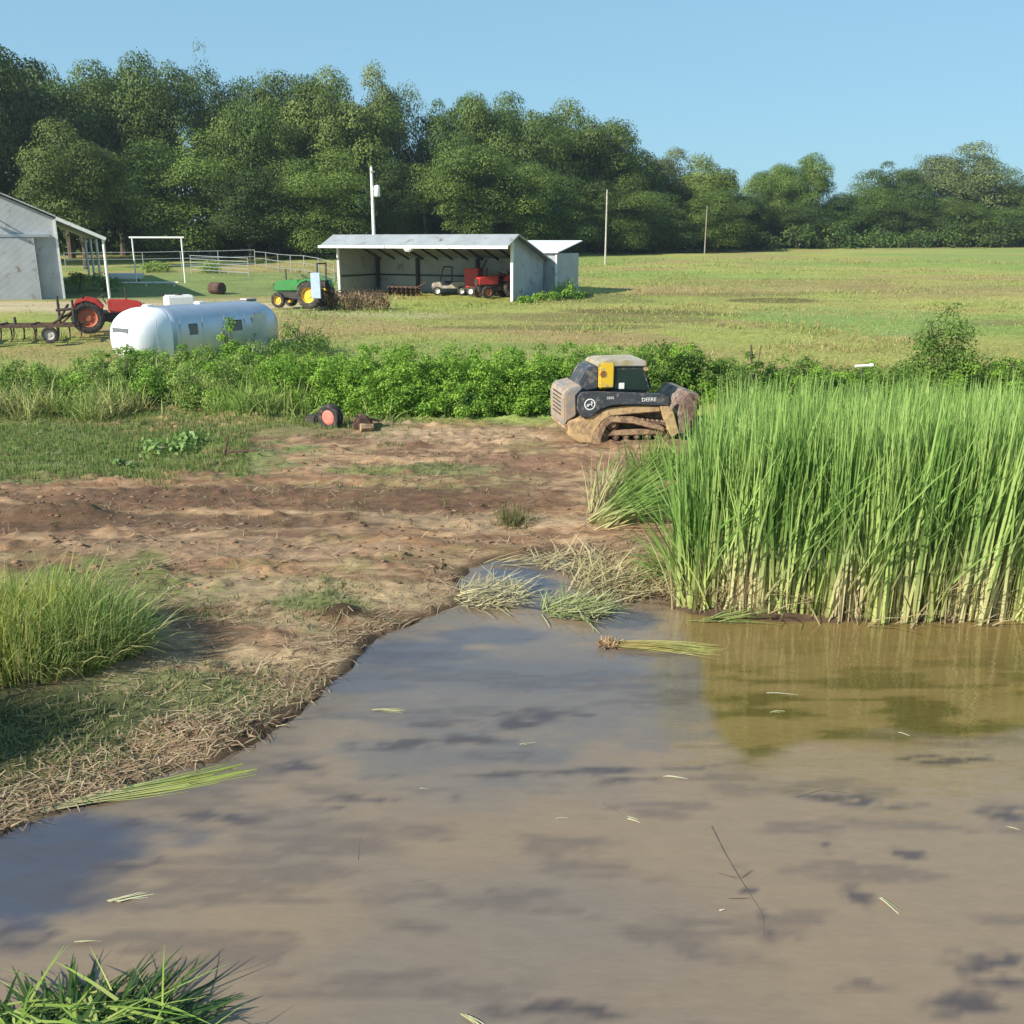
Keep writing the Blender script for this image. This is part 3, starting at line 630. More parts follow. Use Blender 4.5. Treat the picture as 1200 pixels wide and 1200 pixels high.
# dead brown and short stalks low in the stand
m2 = 7000; j = rng.integers(0, m_, m2); rx = cx[j] + rng.normal(size=m2) * .15; ry = cy[j] + rng.normal(size=m2) * .12
P = np.stack([rx, ry, np.maximum(terr(rx, ry), 0) - .03], 1); t = rng.uniform(0, 1, m2)
L.append(ribbons(P, rng.uniform(0, 2 * PI, m2), rng.uniform(.05, 1.0, m2), rng.uniform(.4, 1.3, m2), rng.uniform(.014, .03, m2), mixc((.34, .25, .15), (.42, .36, .2), t), mixc((.40, .30, .19), (.36, .34, .16), t), 3, .5))
v, f, k = joinm(L); o = np_obj('cattails', v, f, k, M['grass']); tag(o, 'dense stand of tall green cattails with pale stems along the right shore', 'cattails', kind='stuff')
# individual leaning clumps at its left flank
def reed_clump(name, label, cat, p, n_, r, L_, azm, azs, lean, c0, c1, seed, w=(.014, .026), group=None, droop=.7, split=(.05, .5), dz=-.03, m='grass', rxy=(1, .7), flat=None):
    rng = np.random.default_rng(seed); a = rng.normal(size=(n_, 2)) * r
    x_ = p[0] + a[:, 0] * rxy[0]; y_ = p[1] + a[:, 1] * rxy[1]
    zb = np.maximum(terr(x_, y_), 0) if flat is None else np.full(n_, p[2]) + rng.uniform(0, flat, n_)
    P = np.stack([x_, y_, zb + dz], 1); t = rng.uniform(0, 1, n_)
    P -= np.array([p[0], p[1], p[2]])[None]
    v, f, k = ribbons(P, rng.normal(azm, azs, n_), rng.uniform(*lean, n_), rng.uniform(*L_, n_), rng.uniform(*w, n_), mixc(c0[0], c0[1], t), mixc(c1[0], c1[1], t), 5, droop, split)
    zg = np.maximum(terr(v[:, 0] + p[0], v[:, 1] + p[1]), 0) + .008 - p[2]; v[:, 2] = np.maximum(v[:, 2], np.minimum(zg, v[:, 2] + .6) if dz >= 0 else v[:, 2])
    v[:, 2] = np.where(v[:, 2] < zg, zg + rng.uniform(0, .01, len(v)), v[:, 2]) if dz >= 0 else v[:, 2]
    o = np_obj(name, v, f, k, M[m]); o.location = (p[0], p[1], p[2]); tag(o, label, cat, group); return o
SB = ((.34, .32, .14), (.5, .44, .26)); GT = ((.14, .27, .05), (.26, .38, .09)); ST = ((.32, .26, .14), (.48, .42, .25)); GY_ = ((.20, .27, .06), (.34, .36, .12))
p = gp(700, 600); reed_clump('cattail_clump', 'pale cattail clump with upright bleached leaves at the mud edge, left of the tall stand', 'cattails', p, 55, .10, (.6, 1.3), .6, 1.2, (.1, .6), SB, SB, 101, w=(.018, .035))
p = gp(706, 612); reed_clump('cattail_clump', 'cattail clump pushed over toward the tall stand, with yellow bases out on the mud', 'cattails', p, 170, .14, (1.2, 2.0), .15, .35, (.75, 1.2), ((.5, .48, .2), (.62, .56, .34)), GT, 102, w=(.025, .045), droop=.25)
p = gp(722, 588); reed_clump('cattail_clump', 'dark green cattail clump leaning right behind the pushed-over clump', 'cattails', p, 200, .2, (.8, 1.5), .4, .7, (.4, 1.0), SB, ((.10, .19, .03), (.2, .3, .06)), 103, w=(.02, .04))
p = gp(770, 560); reed_clump('cattail_clump', 'upright green cattail clump at the back left corner of the tall stand', 'cattails', p, 170, .22, (.6, 1.1), 0, 2, (.05, .5), SB, GT, 108, w=(.022, .045))
p = gp(792, 672); reed_clump('cattail_clump', 'drooping green cattail clump at the waterline corner of the tall stand', 'cattails', p, 120, .16, (.4, 1.1), PI * 1.0, .5, (.4, 1.1), ((.3, .32, .1), (.44, .4, .2)), GT, 104, w=(.02, .038))
p = gp(1165, 690); reed_clump('cattail_clump', 'pale cattail leaves splayed outward near the right edge of the stand', 'cattails', (p[0], p[1], 0), 60, .1, (1.8, 2.7), PI * .95, .8, (.1, .34), GY_, GY_, 105, w=(.02, .035))
# left grass clump
p = gp(88, 800)
rng = np.random.default_rng(41); n_ = 9000; a = rng.uniform(0, 2 * PI, n_); q = rng.uniform(0, 1, n_) ** .5
x_ = -6.55 + np.cos(a) * q * 2.2; y_ = 10.2 + np.sin(a) * q * 1.1; h = (.86 - .34 * q ** 4) * rng.uniform(.6, 1.12, n_)
P = np.stack([x_, y_, terr(x_, y_) - .02], 1); h = h * (1 + .5 * (fbm(x_ / .6, y_ / .6, 98, 2) - .5)); o0 = np.array([-6.55, 10.2, gz(-6.55, 10.2)]); P -= o0
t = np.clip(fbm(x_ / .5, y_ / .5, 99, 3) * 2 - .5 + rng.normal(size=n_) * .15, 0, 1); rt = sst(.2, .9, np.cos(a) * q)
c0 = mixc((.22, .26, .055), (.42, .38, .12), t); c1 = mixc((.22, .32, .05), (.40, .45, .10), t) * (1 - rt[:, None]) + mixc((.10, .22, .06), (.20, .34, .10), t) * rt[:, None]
v, f, k = ribbons(P, np.where(rng.random(n_) < .4, a, rng.uniform(0, 2 * PI, n_)), rng.uniform(.05, .75, n_), h * rng.uniform(.75, 1.2, n_), rng.uniform(.010, .02, n_), c0, c1, 4, .8)
n4 = 900; a4 = rng.uniform(0, 2 * PI, n4); q4 = rng.uniform(0, 1, n4) ** .5
P4 = np.stack([np.cos(a4) * q4 * 2.25, np.sin(a4) * q4 * 1.1, np.zeros(n4)], 1); P4[:, 2] = terr(P4[:, 0] + o0[0], P4[:, 1] + o0[1]) - o0[2]
r4 = ribbons(P4, a4, rng.uniform(.05, .9, n4), rng.uniform(.5, 1.1, n4), rng.uniform(.008, .02, n4), mixc((.38, .30, .14), (.5, .42, .22), q4), mixc((.45, .36, .17), (.34, .36, .12), q4), 4, .8)
v, f, k = joinm([(v, f, k), r4])
o = np_obj('grass_clump', v, f, k, M['grass']); o.location = o0; tag(o, 'big mound of tall yellow-green grass on the left bank', 'grass clump')
p = gp(600, 614); reed_clump('grass_tuft', 'small dark olive tuft of grass alone in the middle of the mud', 'grass tuft', p, 260, .16, (.15, .45), 0, 3, (.05, .5), ((.14, .13, .05), (.24, .2, .1)), ((.13, .14, .05), (.26, .24, .11)), 106, w=(.008, .018))
# cut cattail heap at the bottom-left corner
p = (-2.75, 4.75, .02)
rng = np.random.default_rng(43); n_ = 750; a = rng.uniform(0, 2 * PI, n_); q = rng.uniform(0, 1, n_) ** .5
P = np.stack([np.cos(a) * q * .75, np.sin(a) * q * .5, rng.uniform(0, .2, n_) * (1 - q)], 1)
t = rng.uniform(0, 1, n_)
v1 = ribbons(P, np.where(rng.random(n_) < .45, a, rng.uniform(0, 2 * PI, n_)), rng.uniform(.95, 1.55, n_), rng.uniform(.2, .5, n_), rng.uniform(.02, .04, n_), mixc((.03, .07, .02), (.10, .15, .035), t), mixc((.025, .07, .02), (.07, .15, .03), t), 4, .3)
n3_ = 230; a = rng.uniform(0, 2 * PI, n3_); q = rng.uniform(0, 1, n3_) ** .5
P = np.stack([np.cos(a) * q * .75 - .1, np.sin(a) * q * .5 - .05, rng.uniform(.10, .36, n3_) * (1 - q * .6)], 1); t = rng.uniform(0, 1, n3_)
v2 = ribbons(P, rng.normal(-.55, .9, n3_) + PI * (rng.random(n3_) < .35), rng.uniform(1.35, 1.66, n3_), rng.uniform(.25, .75, n3_), rng.uniform(.018, .036, n3_), mixc((.30, .40, .07), (.52, .54, .18), t), mixc((.20, .40, .05), (.42, .54, .12), t), 4, .08)
v, f, k = joinm([v1, v2]); v[:, 2] = np.maximum(v[:, 2], -.015)
vv3, ff3, kk3 = v, f, k
o = np_obj('cattail_heap', v, f, k, M['grass']); o.location = p; tag(o, 'heap of freshly cut green cattail leaves in the water at the bottom left corner', 'cut cattails')

# clump standing just outside the frame, whose shadow falls on the left bank
x0, y0 = -7.35, 7.5
rng = np.random.default_rng(49); n_ = 3500; a = rng.uniform(0, 2 * PI, n_); q = rng.uniform(0, 1, n_) ** .5
P = np.stack([np.cos(a) * q * 1.3, np.sin(a) * q * .45, np.maximum(terr(x0 + np.cos(a) * q * 1.3, y0 + np.sin(a) * q * .45), 0) - .02], 1); t_ = rng.uniform(0, 1, n_)
v, f, k = ribbons(P, a, rng.uniform(.02, .25, n_), rng.uniform(.9, 1.5, n_), rng.uniform(.016, .03, n_), mixc((.3, .3, .1), (.45, .4, .2), t_), mixc((.13, .27, .045), (.3, .42, .1), t_), 4, .4)
o = np_obj('cattail_clump', v, f, k, M['grass']); o.location = (x0, y0, 0); tag(o, 'cattail clump just beyond the left edge that shades the near bank', 'cattails')

# ---------------------------------------------------------------- materials for built things
M['wall_sheet'] = metal_sheet('grey_ribbed_sheet', (.38, .40, .42), 'X', 5.2, .5, .15)
M['wall_sheet_y'] = metal_sheet('grey_ribbed_sheet_side', (.42, .44, .46), 'Y', 5.2, .5, .15)
M['roof_sheet'] = metal_sheet('light_roof_sheet', (.40, .42, .42), 'X', 4.5, .45, .25)
M['roof_white'] = mat('white_roof_sheet', (.78, .79, .78), .4, .1, noise=.06, nscale=2)
M['white_trim'] = mat('white_painted_steel', (.78, .78, .74), .5, noise=.08, nscale=3, dirt=(.35, .28, .2), dirt_amt=.2)
M['dark_steel'] = mat('dark_steel', (.05, .045, .04), .7, .3, noise=.3, nscale=5)
M['rust'] = mat('rusty_iron', (.13, .065, .04), .85, .2, noise=.35, nscale=9, dirt=(.055, .04, .035), dirt_amt=.6, dirt_scale=7, bump=.3)
M['wood'] = mat('weathered_wood', (.28, .24, .19), .9, noise=.25, nscale=6)
M['rubber'] = mat('black_rubber', (.025, .024, .023), .85, noise=.3, nscale=12, dirt=(.12, .085, .06), dirt_amt=.35, dirt_scale=8)
M['red'] = mat('red_tractor_paint', (.52, .035, .025), .4, noise=.15, nscale=5, dirt=(.2, .09, .06), dirt_amt=.25, dirt_scale=5, coat=.2)
M['orange_rim'] = mat('orange_red_rim', (.55, .12, .05), .5, noise=.15, nscale=9, dirt=(.25, .14, .09), dirt_amt=.5, dirt_scale=9)
M['green'] = mat('green_tractor_paint', (.03, .20, .045), .4, noise=.12, nscale=5, dirt=(.12, .13, .07), dirt_amt=.2, coat=.2)
M['yellow'] = mat('yellow_paint', (.72, .47, .03), .45, noise=.1, nscale=6, dirt=(.4, .28, .15), dirt_amt=.35, dirt_scale=6)
M['charcoal'] = mat('charcoal_paint', (.055, .062, .075), .45, .1, noise=.15, nscale=5, dirt=(.22, .19, .16), dirt_amt=.28, dirt_scale=6)
M['mud'] = mat('caked_tan_mud', (.36, .24, .14), .95, noise=.22, nscale=7, bump=.7, bscale=18, dirt=(.19, .12, .075), dirt_amt=.5, dirt_scale=5)
M['mud_tan'] = mat('mud_over_yellow_paint', (.50, .34, .17), .85, noise=.18, nscale=6, bump=.4, bscale=20, dirt=(.28, .18, .11), dirt_amt=.35, dirt_scale=5)
M['mud_dark'] = mat('wet_dark_mud', (.15, .095, .06), .9, noise=.25, nscale=9, bump=.8, bscale=14, dirt=(.3, .2, .12), dirt_amt=.4, dirt_scale=7)
M['pale_grey'] = mat('dusty_pale_grey', (.42, .40, .37), .7, noise=.12, nscale=5, dirt=(.34, .24, .16), dirt_amt=.5, dirt_scale=4)
M['door_grey'] = mat('dusty_grey_door', (.22, .21, .205), .75, noise=.15, nscale=4, dirt=(.34, .25, .17), dirt_amt=.7, dirt_scale=3)
M['dusty_roof'] = mat('dusty_cab_roof', (.33, .28, .17), .8, noise=.25, nscale=5, dirt=(.38, .36, .33), dirt_amt=.5, dirt_scale=4)
M['glass'] = mat('dark_cab_glass', (.02, .035, .035), .08, 0, .6)
M['steel'] = mat('worn_steel', (.40, .37, .33), .4, .7, noise=.2, nscale=8, dirt=(.26, .17, .11), dirt_amt=.5, dirt_scale=5)
M['white'] = mat('white_plastic', (.80, .79, .77), .45, noise=.05, nscale=4)
M['decal'] = mat('white_decal', (.75, .76, .74), .5)
M['galv'] = mat('galvanised', (.5, .52, .53), .4, .6, noise=.1)
M['aluminium'] = mat('brushed_aluminium_skin', (.50, .54, .60), .36, .7, noise=.07, nscale=2.5, bump=.05, bscale=3)
M['shell_sunlit'] = mat('sunlit_aluminium_end', (.84, .84, .86), .38, .2, noise=.05, nscale=3)  # same aluminium skin, its sunlit end painted as a brighter material
M['blue_sheet'] = mat('pale_blue_tarp', (.42, .52, .62), .7, noise=.12, nscale=5)
M['haze_win'] = mat('tinted_window', (.14, .15, .17), .12)
M['brown_hay'] = mat('brown_hay', (.30, .21, .12), .95, noise=.3, nscale=8)

# ---------------------------------------------------------------- open shed
p0 = gp(601, 356); sx, sy, sz = p0.x, 57.3, gz(p0.x, 57.3)
shed = thing('shed', 'long open-fronted grey metal shed with three bays in the meadow', 'shed', (sx, sy, sz), R(-28))
WL, DP = 12.9, 4.0
MB().faces([(0, 0, -.3), (0, DP, -.3), (0, DP, 2.46), (0, .15, 3.72), (0, 0, 3.68), (-.08, 0, -.3), (-.08, DP, -.3), (-.08, DP, 2.46), (-.08, .15, 3.72), (-.08, 0, 3.68)],
     [(0, 1, 2, 3, 4), (9, 8, 7, 6, 5), (0, 5, 6, 1), (1, 6, 7, 2), (2, 7, 8, 3), (3, 8, 9, 4), (4, 9, 5, 0)]).build('end_wall', M['wall_sheet_y'], shed)
MB().faces([(-WL, 0, -.3), (-WL, DP, -.3), (-WL, DP, 2.46), (-WL, .15, 3.72), (-WL, 0, 3.68), (-WL + .08, 0, -.3), (-WL + .08, DP, -.3), (-WL + .08, DP, 2.46), (-WL + .08, .15, 3.72), (-WL + .08, 0, 3.68)],
     [(0, 4, 3, 2, 1), (5, 6, 7, 8, 9), (0, 1, 6, 5), (1, 2, 7, 6), (2, 3, 8, 7), (3, 4, 9, 8), (4, 0, 5, 9)]).build('end_wall', M['wall_sheet_y'], shed)
MB().box((-WL / 2, DP + .04, 1.05), (WL + .02, .07, 2.74)).build('back_wall', M['wall_sheet'], shed)
def slab(mb, a, b, c, d, th=.07):
    "flat sheet through four corners with thickness"
    P = [Vector(q) for q in (a, b, c, d)]; nn = (P[1] - P[0]).cross(P[3] - P[0]).normalized() * th
    Q = P + [q - nn for q in P]
    mb.faces([tuple(q) for q in Q], [(0, 1, 2, 3), (7, 6, 5, 4), (0, 4, 5, 1), (1, 5, 6, 2), (2, 6, 7, 3), (3, 7, 4, 0)]); return mb
rf = MB(); slab(rf, (-WL - .4, -1.25, 3.2), (.35, -1.25, 3.2), (.35, .12, 3.86), (-WL - .4, .12, 3.86)); slab(rf, (-WL - .4, .125, 3.86), (.35, .125, 3.86), (.35, DP + .5, 2.38), (-WL - .4, DP + .5, 2.38))
roof = rf.build('roof', M['roof_sheet'], shed)
MB().box((-WL / 2 - .1, -1.27, 3.12), (WL + .9, .05, .16)).build('gutter', M['white_trim'], roof)
MB().box((-6.6, -1.1, 3.0), (.5, .5, .28), bev=.08).build('lamp', M['white'], roof)
for xx, mm in ((-WL + .07, 'white_trim'), (-.02, 'white_trim')):
    MB().box((xx, -.06, 1.6), (.16, .12, 4.0)).build('post', M[mm], shed)
for xx in (-WL + .35, -9.3, -4.65, -.35):
    MB().box((xx, DP - .12, 1.0), (.2, .2, 2.75)).build('back_post', M['dark_steel'], shed)
gi = MB(); gi.box((-WL / 2, DP - .06, 1.25), (WL - .2, .06, .1)); gi.box((-WL + .13, DP / 2, 1.25), (.06, DP - .3, .1)); gi.build('girt', M['dark_steel'], shed)
MB().box((-WL / 2, 0, 3.25), (WL - .2, .12, .3)).build('header', M['dark_steel'], shed)
rb = MB()
for i in range(12): rb.beam((-WL + .6 + i * 1.15, .15, 3.62), (-WL + .6 + i * 1.15, DP - .1, 2.3), .05, .14)
rb.build('rafters', M['dark_steel'], shed)
an = thing('lean_to_shed', 'small white metal annex with bright roof behind the right end of the open shed', 'shed', (sx, sy, sz), R(-28))
MB().box((-2.25, 6.05, 1.2), (6.1, 3.3, 3.0)).build('wall', M['wall_sheet'], an)
slab(MB(), (-5.4, 4.15, 2.80), (.95, 4.15, 2.80), (.95, 7.9, 3.5), (-5.4, 7.9, 3.5), .06).build('roof', M['roof_white'], an)
MB().box((.75, 4.37, 1.2), (.12, .06, 3.0)).build('corner_trim', M['white_trim'], an)

# ---------------------------------------------------------------- barn
bp0 = gp(76, 350); by = 60.0; bx_ = xat(76, by, 1.4); bz = gz(bx_, by)
barn = thing('barn', 'tall grey metal gable barn with sliding door and open lean-to roof at the left edge', 'barn', (bx_, by, bz), R(27))
S = .46
def hz(xv): return 4.8 + S * (-xv) if xv > -6 else 4.8 + S * 6 - S * (-6 - xv)
# front wall in three pieces round the door opening
MB().prism([(-3.6, -.3), (0, -.3), (0, 4.8), (-3.6, hz(-3.6))], 0, .12).build('wall', M['wall_sheet'], barn)
MB().prism([(-8.4, 3.8), (-3.6, 3.8), (-3.6, hz(-3.6)), (-6, hz(-6)), (-8.4, hz(-8.4))], 0, .12).build('wall', M['wall_sheet'], barn)
MB().prism([(-12, -.3), (-8.4, -.3), (-8.4, hz(-8.4)), (-12, hz(-12))], 0, .12).build('wall', M['wall_sheet'], barn)
MB().box((-.05, 9.12, 2.25), (.1, 18, 5.1)).build('wall', M['wall_sheet_y'], barn)
MB().box((-11.95, 9.12, 2.25), (.1, 18, 5.1)).build('wall', M['wall_sheet_y'], barn)
MB().box((-6, 18.1, 2.25), (12, .1, 5.1)).build('wall', M['wall_sheet'], barn)
rf = MB(); slab(rf, (-6, -.3, hz(-6) + .1), (.05, -.3, 4.88), (.05, 18.5, 4.88), (-6, 18.5, hz(-6) + .1), -.07); slab(rf, (-12.1, -.3, 4.86), (-6.01, -.3, hz(-6) + .1), (-6.01, 18.5, hz(-6) + .1), (-12.1, 18.5, 4.86), -.07)
rf.build('roof', M['roof_sheet'], barn)
rf = MB(); slab(rf, (.06, -.3, 4.84), (2.75, -.3, 3.62), (2.75, 18.5, 3.62), (.06, 18.5, 4.84), -.07); lt = rf.build('lean_to_roof', M['roof_sheet'], barn)
MB().beam((.06, -.33, 4.80), (2.75, -.33, 3.58), .06, .2).build('fascia', M['white_trim'], lt)
for i in range(4): MB().bar((2.6, i * 5.8, -.4), (2.6, i * 5.8, 3.58), .08).build('post', M['white_trim'], barn)
door = MB().box((-2.45, -.22, 1.8), (2.35, .09, 3.75)).build('sliding_door', M['wall_sheet'], barn)
MB().box((-2.6, -.14, 3.78), (4.4, .3, .16)).build('door_track', M['galv'], barn)
MB().box((-.02, -.05, 2.25), (.14, .1, 5.0)).build('corner_trim', M['white_trim'], barn)
lp = MB(); lp.bar((-4.1, -.1, 5.4), (-4.1, -.45, 5.3), .04); lp.lathe([(.05, .3), (.12, .2), (.3, 0)], Matrix.Translation((-4.1, -.5, 5.0)), 14); lp.build('barn_lamp', M['white'], barn)
MB().box((-6, 6, 1.8), (4.6, .05, 4), ).build('dark_interior_panel', M['dark_steel'], barn)  # dark panel standing in for the barn's shaded interior

# ---------------------------------------------------------------- poles, fences, gateway
def pole(px, base, top, D, r, name, label, tr=False):
    x_ = xat(px, D, 2); z0 = gz(x_, D); t = thing(name, label, 'utility pole', (x_, D, z0)); h = zat(top, D) - z0
    MB().bar((0, 0, -.2), (0, 0, h), r * 1.15, r * .8, 12).build('pole', M['wood'] if not tr else M['white_trim'], t)
    if tr:
        b = MB().lathe([(.06, .92), (.2, .86), (.24, .8), (.24, .06), (.2, 0)], Matrix.Translation((.42, -.05, h - 2.3)), 18).build('transformer', M['white'], t, True)
        MB().bar((0, 0, h - 1.7), (.42, -.05, h - 1.7), .05).build('bracket', M['galv'], b)
        MB().bar((.42, -.05, h - 1.4), (.42, -.05, h - 1.15), .045, .03).build('bushing', M['rust'], b)
        MB().beam((-.1, -.15, h - .35), (.3, -.15, h - .35), .08, .08).build('crossarm', M['wood'], t)
        MB().bar((0, -.02, h - .05), (0, -.02, h + .15), .03).build('insulator', M['white'], t)
    else: MB().bar((0, 0, h), (0, 0, h + .14), .03).build('insulator', M['white'], t)
pole(440, 300, 196, 82, .14, 'utility_pole', 'pale utility pole with white transformer can, standing behind the open shed', True)
M['wood'] = mat('pale_weathered_wood', (.42, .39, .33), .9, noise=.2, nscale=6)
pole(709, 294, 224, 100, .085, 'utility_pole', 'thin bare wooden pole in the meadow right of the shed')
M['wood'] = mat('grey_brown_wood', (.26, .23, .18), .9, noise=.2, nscale=6)
pole(825, 290, 243, 128, .075, 'utility_pole', 'thinner faint pole farther right against the trees')
g_ = Vector((xat(160, 72, 2), 72, 0)); g_.z = gz(g_.x, 72); gw = thing('pipe_gateway', 'white pipe goalpost-shaped gateway between barn and silver trailer', 'gateway', (g_.x, g_.y, g_.z), R(8))
h = 3.2
for xx in (0, 3.5): MB().bar((xx, 0, -.2), (xx, 0, h), .055, n=12).build('post', M['white_trim'], gw)
MB().beam((-.2, 0, h + .06), (3.7, 0, h + .06), .12, .12).build('top_beam', M['white_trim'], gw)
p = Vector((xat(133, 70, 2), 70, gz(xat(133, 70, 2), 70))); fr = thing('pipe_rail', 'low white horizontal rail on short legs in front of the gateway', 'rail', (p.x, p.y, p.z), R(4))
MB().bar((0, 0, .22), (4.6, 0, .22), .06).build('rail', M['white_trim'], fr)
for xx in (.3, 2.3, 4.3): MB().bar((xx, 0, -.1), (xx, 0, .22), .05).build('leg', M['white_trim'], fr)
def fence(pts, D, hgt, nrail, name, label, step=3.0, mm='galv', r=.025):
    a = Vector((xat(pts[0], D[0], 2), D[0], 0)); b = Vector((xat(pts[1], D[1], 2), D[1], 0)); L = (b - a).length; nseg = max(1, int(L / step))
    a.z = gz(a.x, a.y); t = thing(name, label, 'fence', a)
    P = []
    for i in range(nseg + 1):
        q = a.lerp(b, i / nseg); q.z = gz(q.x, q.y); P.append(q - a); MB().bar(q - a - Vector((0, 0, .2)), q - a + Vector((0, 0, hgt)), r * 1.3, n=6).build('post', M[mm], t)
    for k in range(nrail):
        mb = MB(); zz = hgt * (1 - k * .8 / max(1, nrail - 1) * .95) - .03
        for A, B in zip(P[:-1], P[1:]): mb.bar(A + Vector((0, 0, zz)), B + Vector((0, 0, zz)), r, n=6)
        mb.build('rail', M[mm], t)
fence((78, 300), (88, 92), 1.6, 3, 'pipe_fence', 'white three-rail pipe corral fence running behind the gateway')
fence((300, 392), (90, 74), 1.5, 3, 'pipe_fence', 'white pipe fence running up to the left end of the open shed')
fence((225, 292), (82, 78), 1.5, 5, 'pipe_gate', 'white five-bar corral gate panel right of the gateway', step=6)

# ---------------------------------------------------------------- wheels
def wheel(parent, c, r, w, tyre_m, rim_m, lugs=True, spokes=0, name='wheel'):
    "axis along local y"
    mt = Matrix.Translation(c) @ YX
    pr = [(r * .58, -w * .42), (r * .8, -w * .5), (r * .95, -w * .46), (r, -w * .28), (r, w * .28), (r * .95, w * .46), (r * .8, w * .5), (r * .58, w * .42), (r * .58, -w * .42)]
    mb = MB(); mb.lathe(pr, mt, 28)
    if lugs:
        nl = 20
        for i in range(nl):
            for s in (-1, 1):
                a = 2 * PI * (i + (.5 if s > 0 else 0)) / nl
                mb.box((c[0] + math.cos(a) * r * .99, c[1] + s * w * .22, c[2] + math.sin(a) * r * .99), (r * .09, w * .42, r * .07), (0, -a, s * .0))
    ty = mb.build(name, tyre_m, parent)
    rm = MB(); rm.lathe([(0.001, w * .12), (r * .2, w * .12), (r * .24, w * .02), (r * .5, w * .02), (r * .56, w * .34), (r * .6, w * .38), (r * .6, -w * .38), (r * .56, -w * .34), (r * .5, -w * .1), (r * .24, -w * .1), (r * .2, -w * .2), (.001, -w * .2)], mt, 24)
    rm.build('rim', rim_m, ty); return ty
def tractor(label, loc, rotz, paint, rimm, rops=True, sc=1.0, seatm='dark_steel'):
    "faces local +x"
    t = thing('tractor', label, 'tractor', loc, rotz)
    for s in (-1, 1):
        wheel(t, (-.75, s * .72, .68), .68, .38, M['rubber'], rimm)
        wheel(t, (1.15, s * .62, .38), .38, .24, M['rubber'], rimm)
        MB().prism([(-1.35, 1.05), (-1.2, 1.4), (-.75, 1.52), (-.3, 1.42), (-.05, 1.1), (-.15, 1.06), (-.4, 1.3), (-.75, 1.42), (-1.15, 1.3), (-1.27, 1.02)], s * .52, s * .9, .02).build('fender', paint, t)
    MB().prism([(.1, .85), (.1, 1.42), (.9, 1.4), (1.5, 1.3), (1.62, 1.1), (1.6, .8)], -.29, .29, .06).build('hood', paint, t)
    MB().box((.75, 0, .62), (1.5, .42, .42), bev=.05).build('engine', M['dark_steel'], t)
    MB().box((-.5, 0, .7), (1.2, .5, .5), bev=.05).build('transmission', M['dark_steel'], t)
    MB().box((1.63, 0, 1.02), (.05, .42, .4)).build('grille', M['dark_steel'], t)
    MB().bar((1.15, -.6, .38), (1.15, .6, .38), .06).build('front_axle', M['dark_steel'], t)
    MB().bar((-.75, -.7, .68), (-.75, .7, .68), .09).build('rear_axle', M['dark_steel'], t)
    st = MB(); st.box((-.65, 0, 1.2), (.45, .45, .12), bev=.04); st.box((-.88, 0, 1.42), (.1, .45, .42), bev=.04); st.build('seat', M[seatm], t)
    sw = MB(); sw.bar((.05, 0, 1.2), (-.1, 0, 1.55), .025); sw.lathe([(.17, 0), (.2, .02), (.17, .04), (.15, .02), (.17, 0)], Matrix.Translation((-.12, 0, 1.55)) @ Matrix.Rotation(R(-25), 4, 'Y'), 18); sw.build('steering_wheel', M['dark_steel'], t)
    MB().bar((.9, .12, 1.35), (.9, .12, 1.95), .035).build('exhaust', M['dark_steel'], t)
    if rops:
        rp = MB()
        for s in (-1, 1): rp.beam((-1.1, s * .45, .9), (-1.15, s * .45, 2.25), .07, .07)
        rp.beam((-1.15, -.48, 2.25), (-1.15, .48, 2.25), .07, .07); rp.build('roll_bar', M['dark_steel'], t)
    t.scale = (sc, sc, sc); return t
def at_(px, D, z=None):
    x_ = xat(px, D, 1.2 if z is None else z); return (x_, D, gz(x_, D))
q = at_(127, 41); tractor('red tractor parked at the left end of the silver trailer', (q[0], q[1], q[2] + .1), R(22), M['red'], M['orange_rim'], False, .95)
q = at_(357, 51.5); tractor('green tractor with yellow wheels in front of the left end of the shed', (q[0], q[1], q[2] + .1), R(180 - 18), M['green'], M['yellow'], True, 1.02)
lx = Matrix.Rotation(R(-28), 4, 'Z')
def shed_pt(a, b): v = lx @ Vector((a, b, 0)); return (sx + v.x, sy + v.y, gz(sx + v.x, sy + v.y) + .02)
q = shed_pt(-2.2, 2.2); tractor('small red tractor parked inside the right bay of the shed', q, R(-150), M['red'], M['orange_rim'], False, .95)
# tarp on green tractor's roll bar
q = at_(375, 50.6, 2); tp = MB(); tp.box((0, 0, .68), (.5, .08, 1.3), bev=.03); o = tp.build('tarp', M['blue_sheet']); o.location = (q[0], q[1] - .9, q[2] + .65); tag(o, 'pale blue sheet hanging upright beside the green tractor', 'tarp')
# red upright machine and utility cart inside shed
q = shed_pt(-4.2, 2.6); t = thing('wood_chipper', 'red upright hopper machine inside the shed beside the small red tractor', 'machine', q, R(-20))
MB().prism([(-.4, .5), (-.5, 1.7), (.5, 1.7), (.4, .5)], -.45, .45, .04).build('hopper', M['red'], t); MB().box((0, 0, .45), (1.2, .7, .12)).build('frame', M['dark_steel'], t)
for s in (-1, 1): wheel(t, (0, s * .5, .28), .28, .16, M['rubber'], M['white_trim'], False)
MB().bar((.5, 0, 1.5), (.9, 0, 2.2), .05).build('chute', M['dark_steel'], t)
q = shed_pt(-5.9, 2.4); t = thing('utility_cart', 'pale grey utility buggy with open roll cage inside the shed', 'buggy', q, R(-175))
MB().prism([(-1.0, .4), (-1.0, .85), (-.1, .8), (.0, .6), (.45, .6), (.55, .85), (1.1, .75), (1.15, .4)], -.55, .55, .04).build('body', M['pale_grey'], t)
for a in (-.75, .8):
    for s in (-1, 1): wheel(t, (a, s * .58, .28), .28, .2, M['rubber'], M['white_trim'], False)
rc = MB()
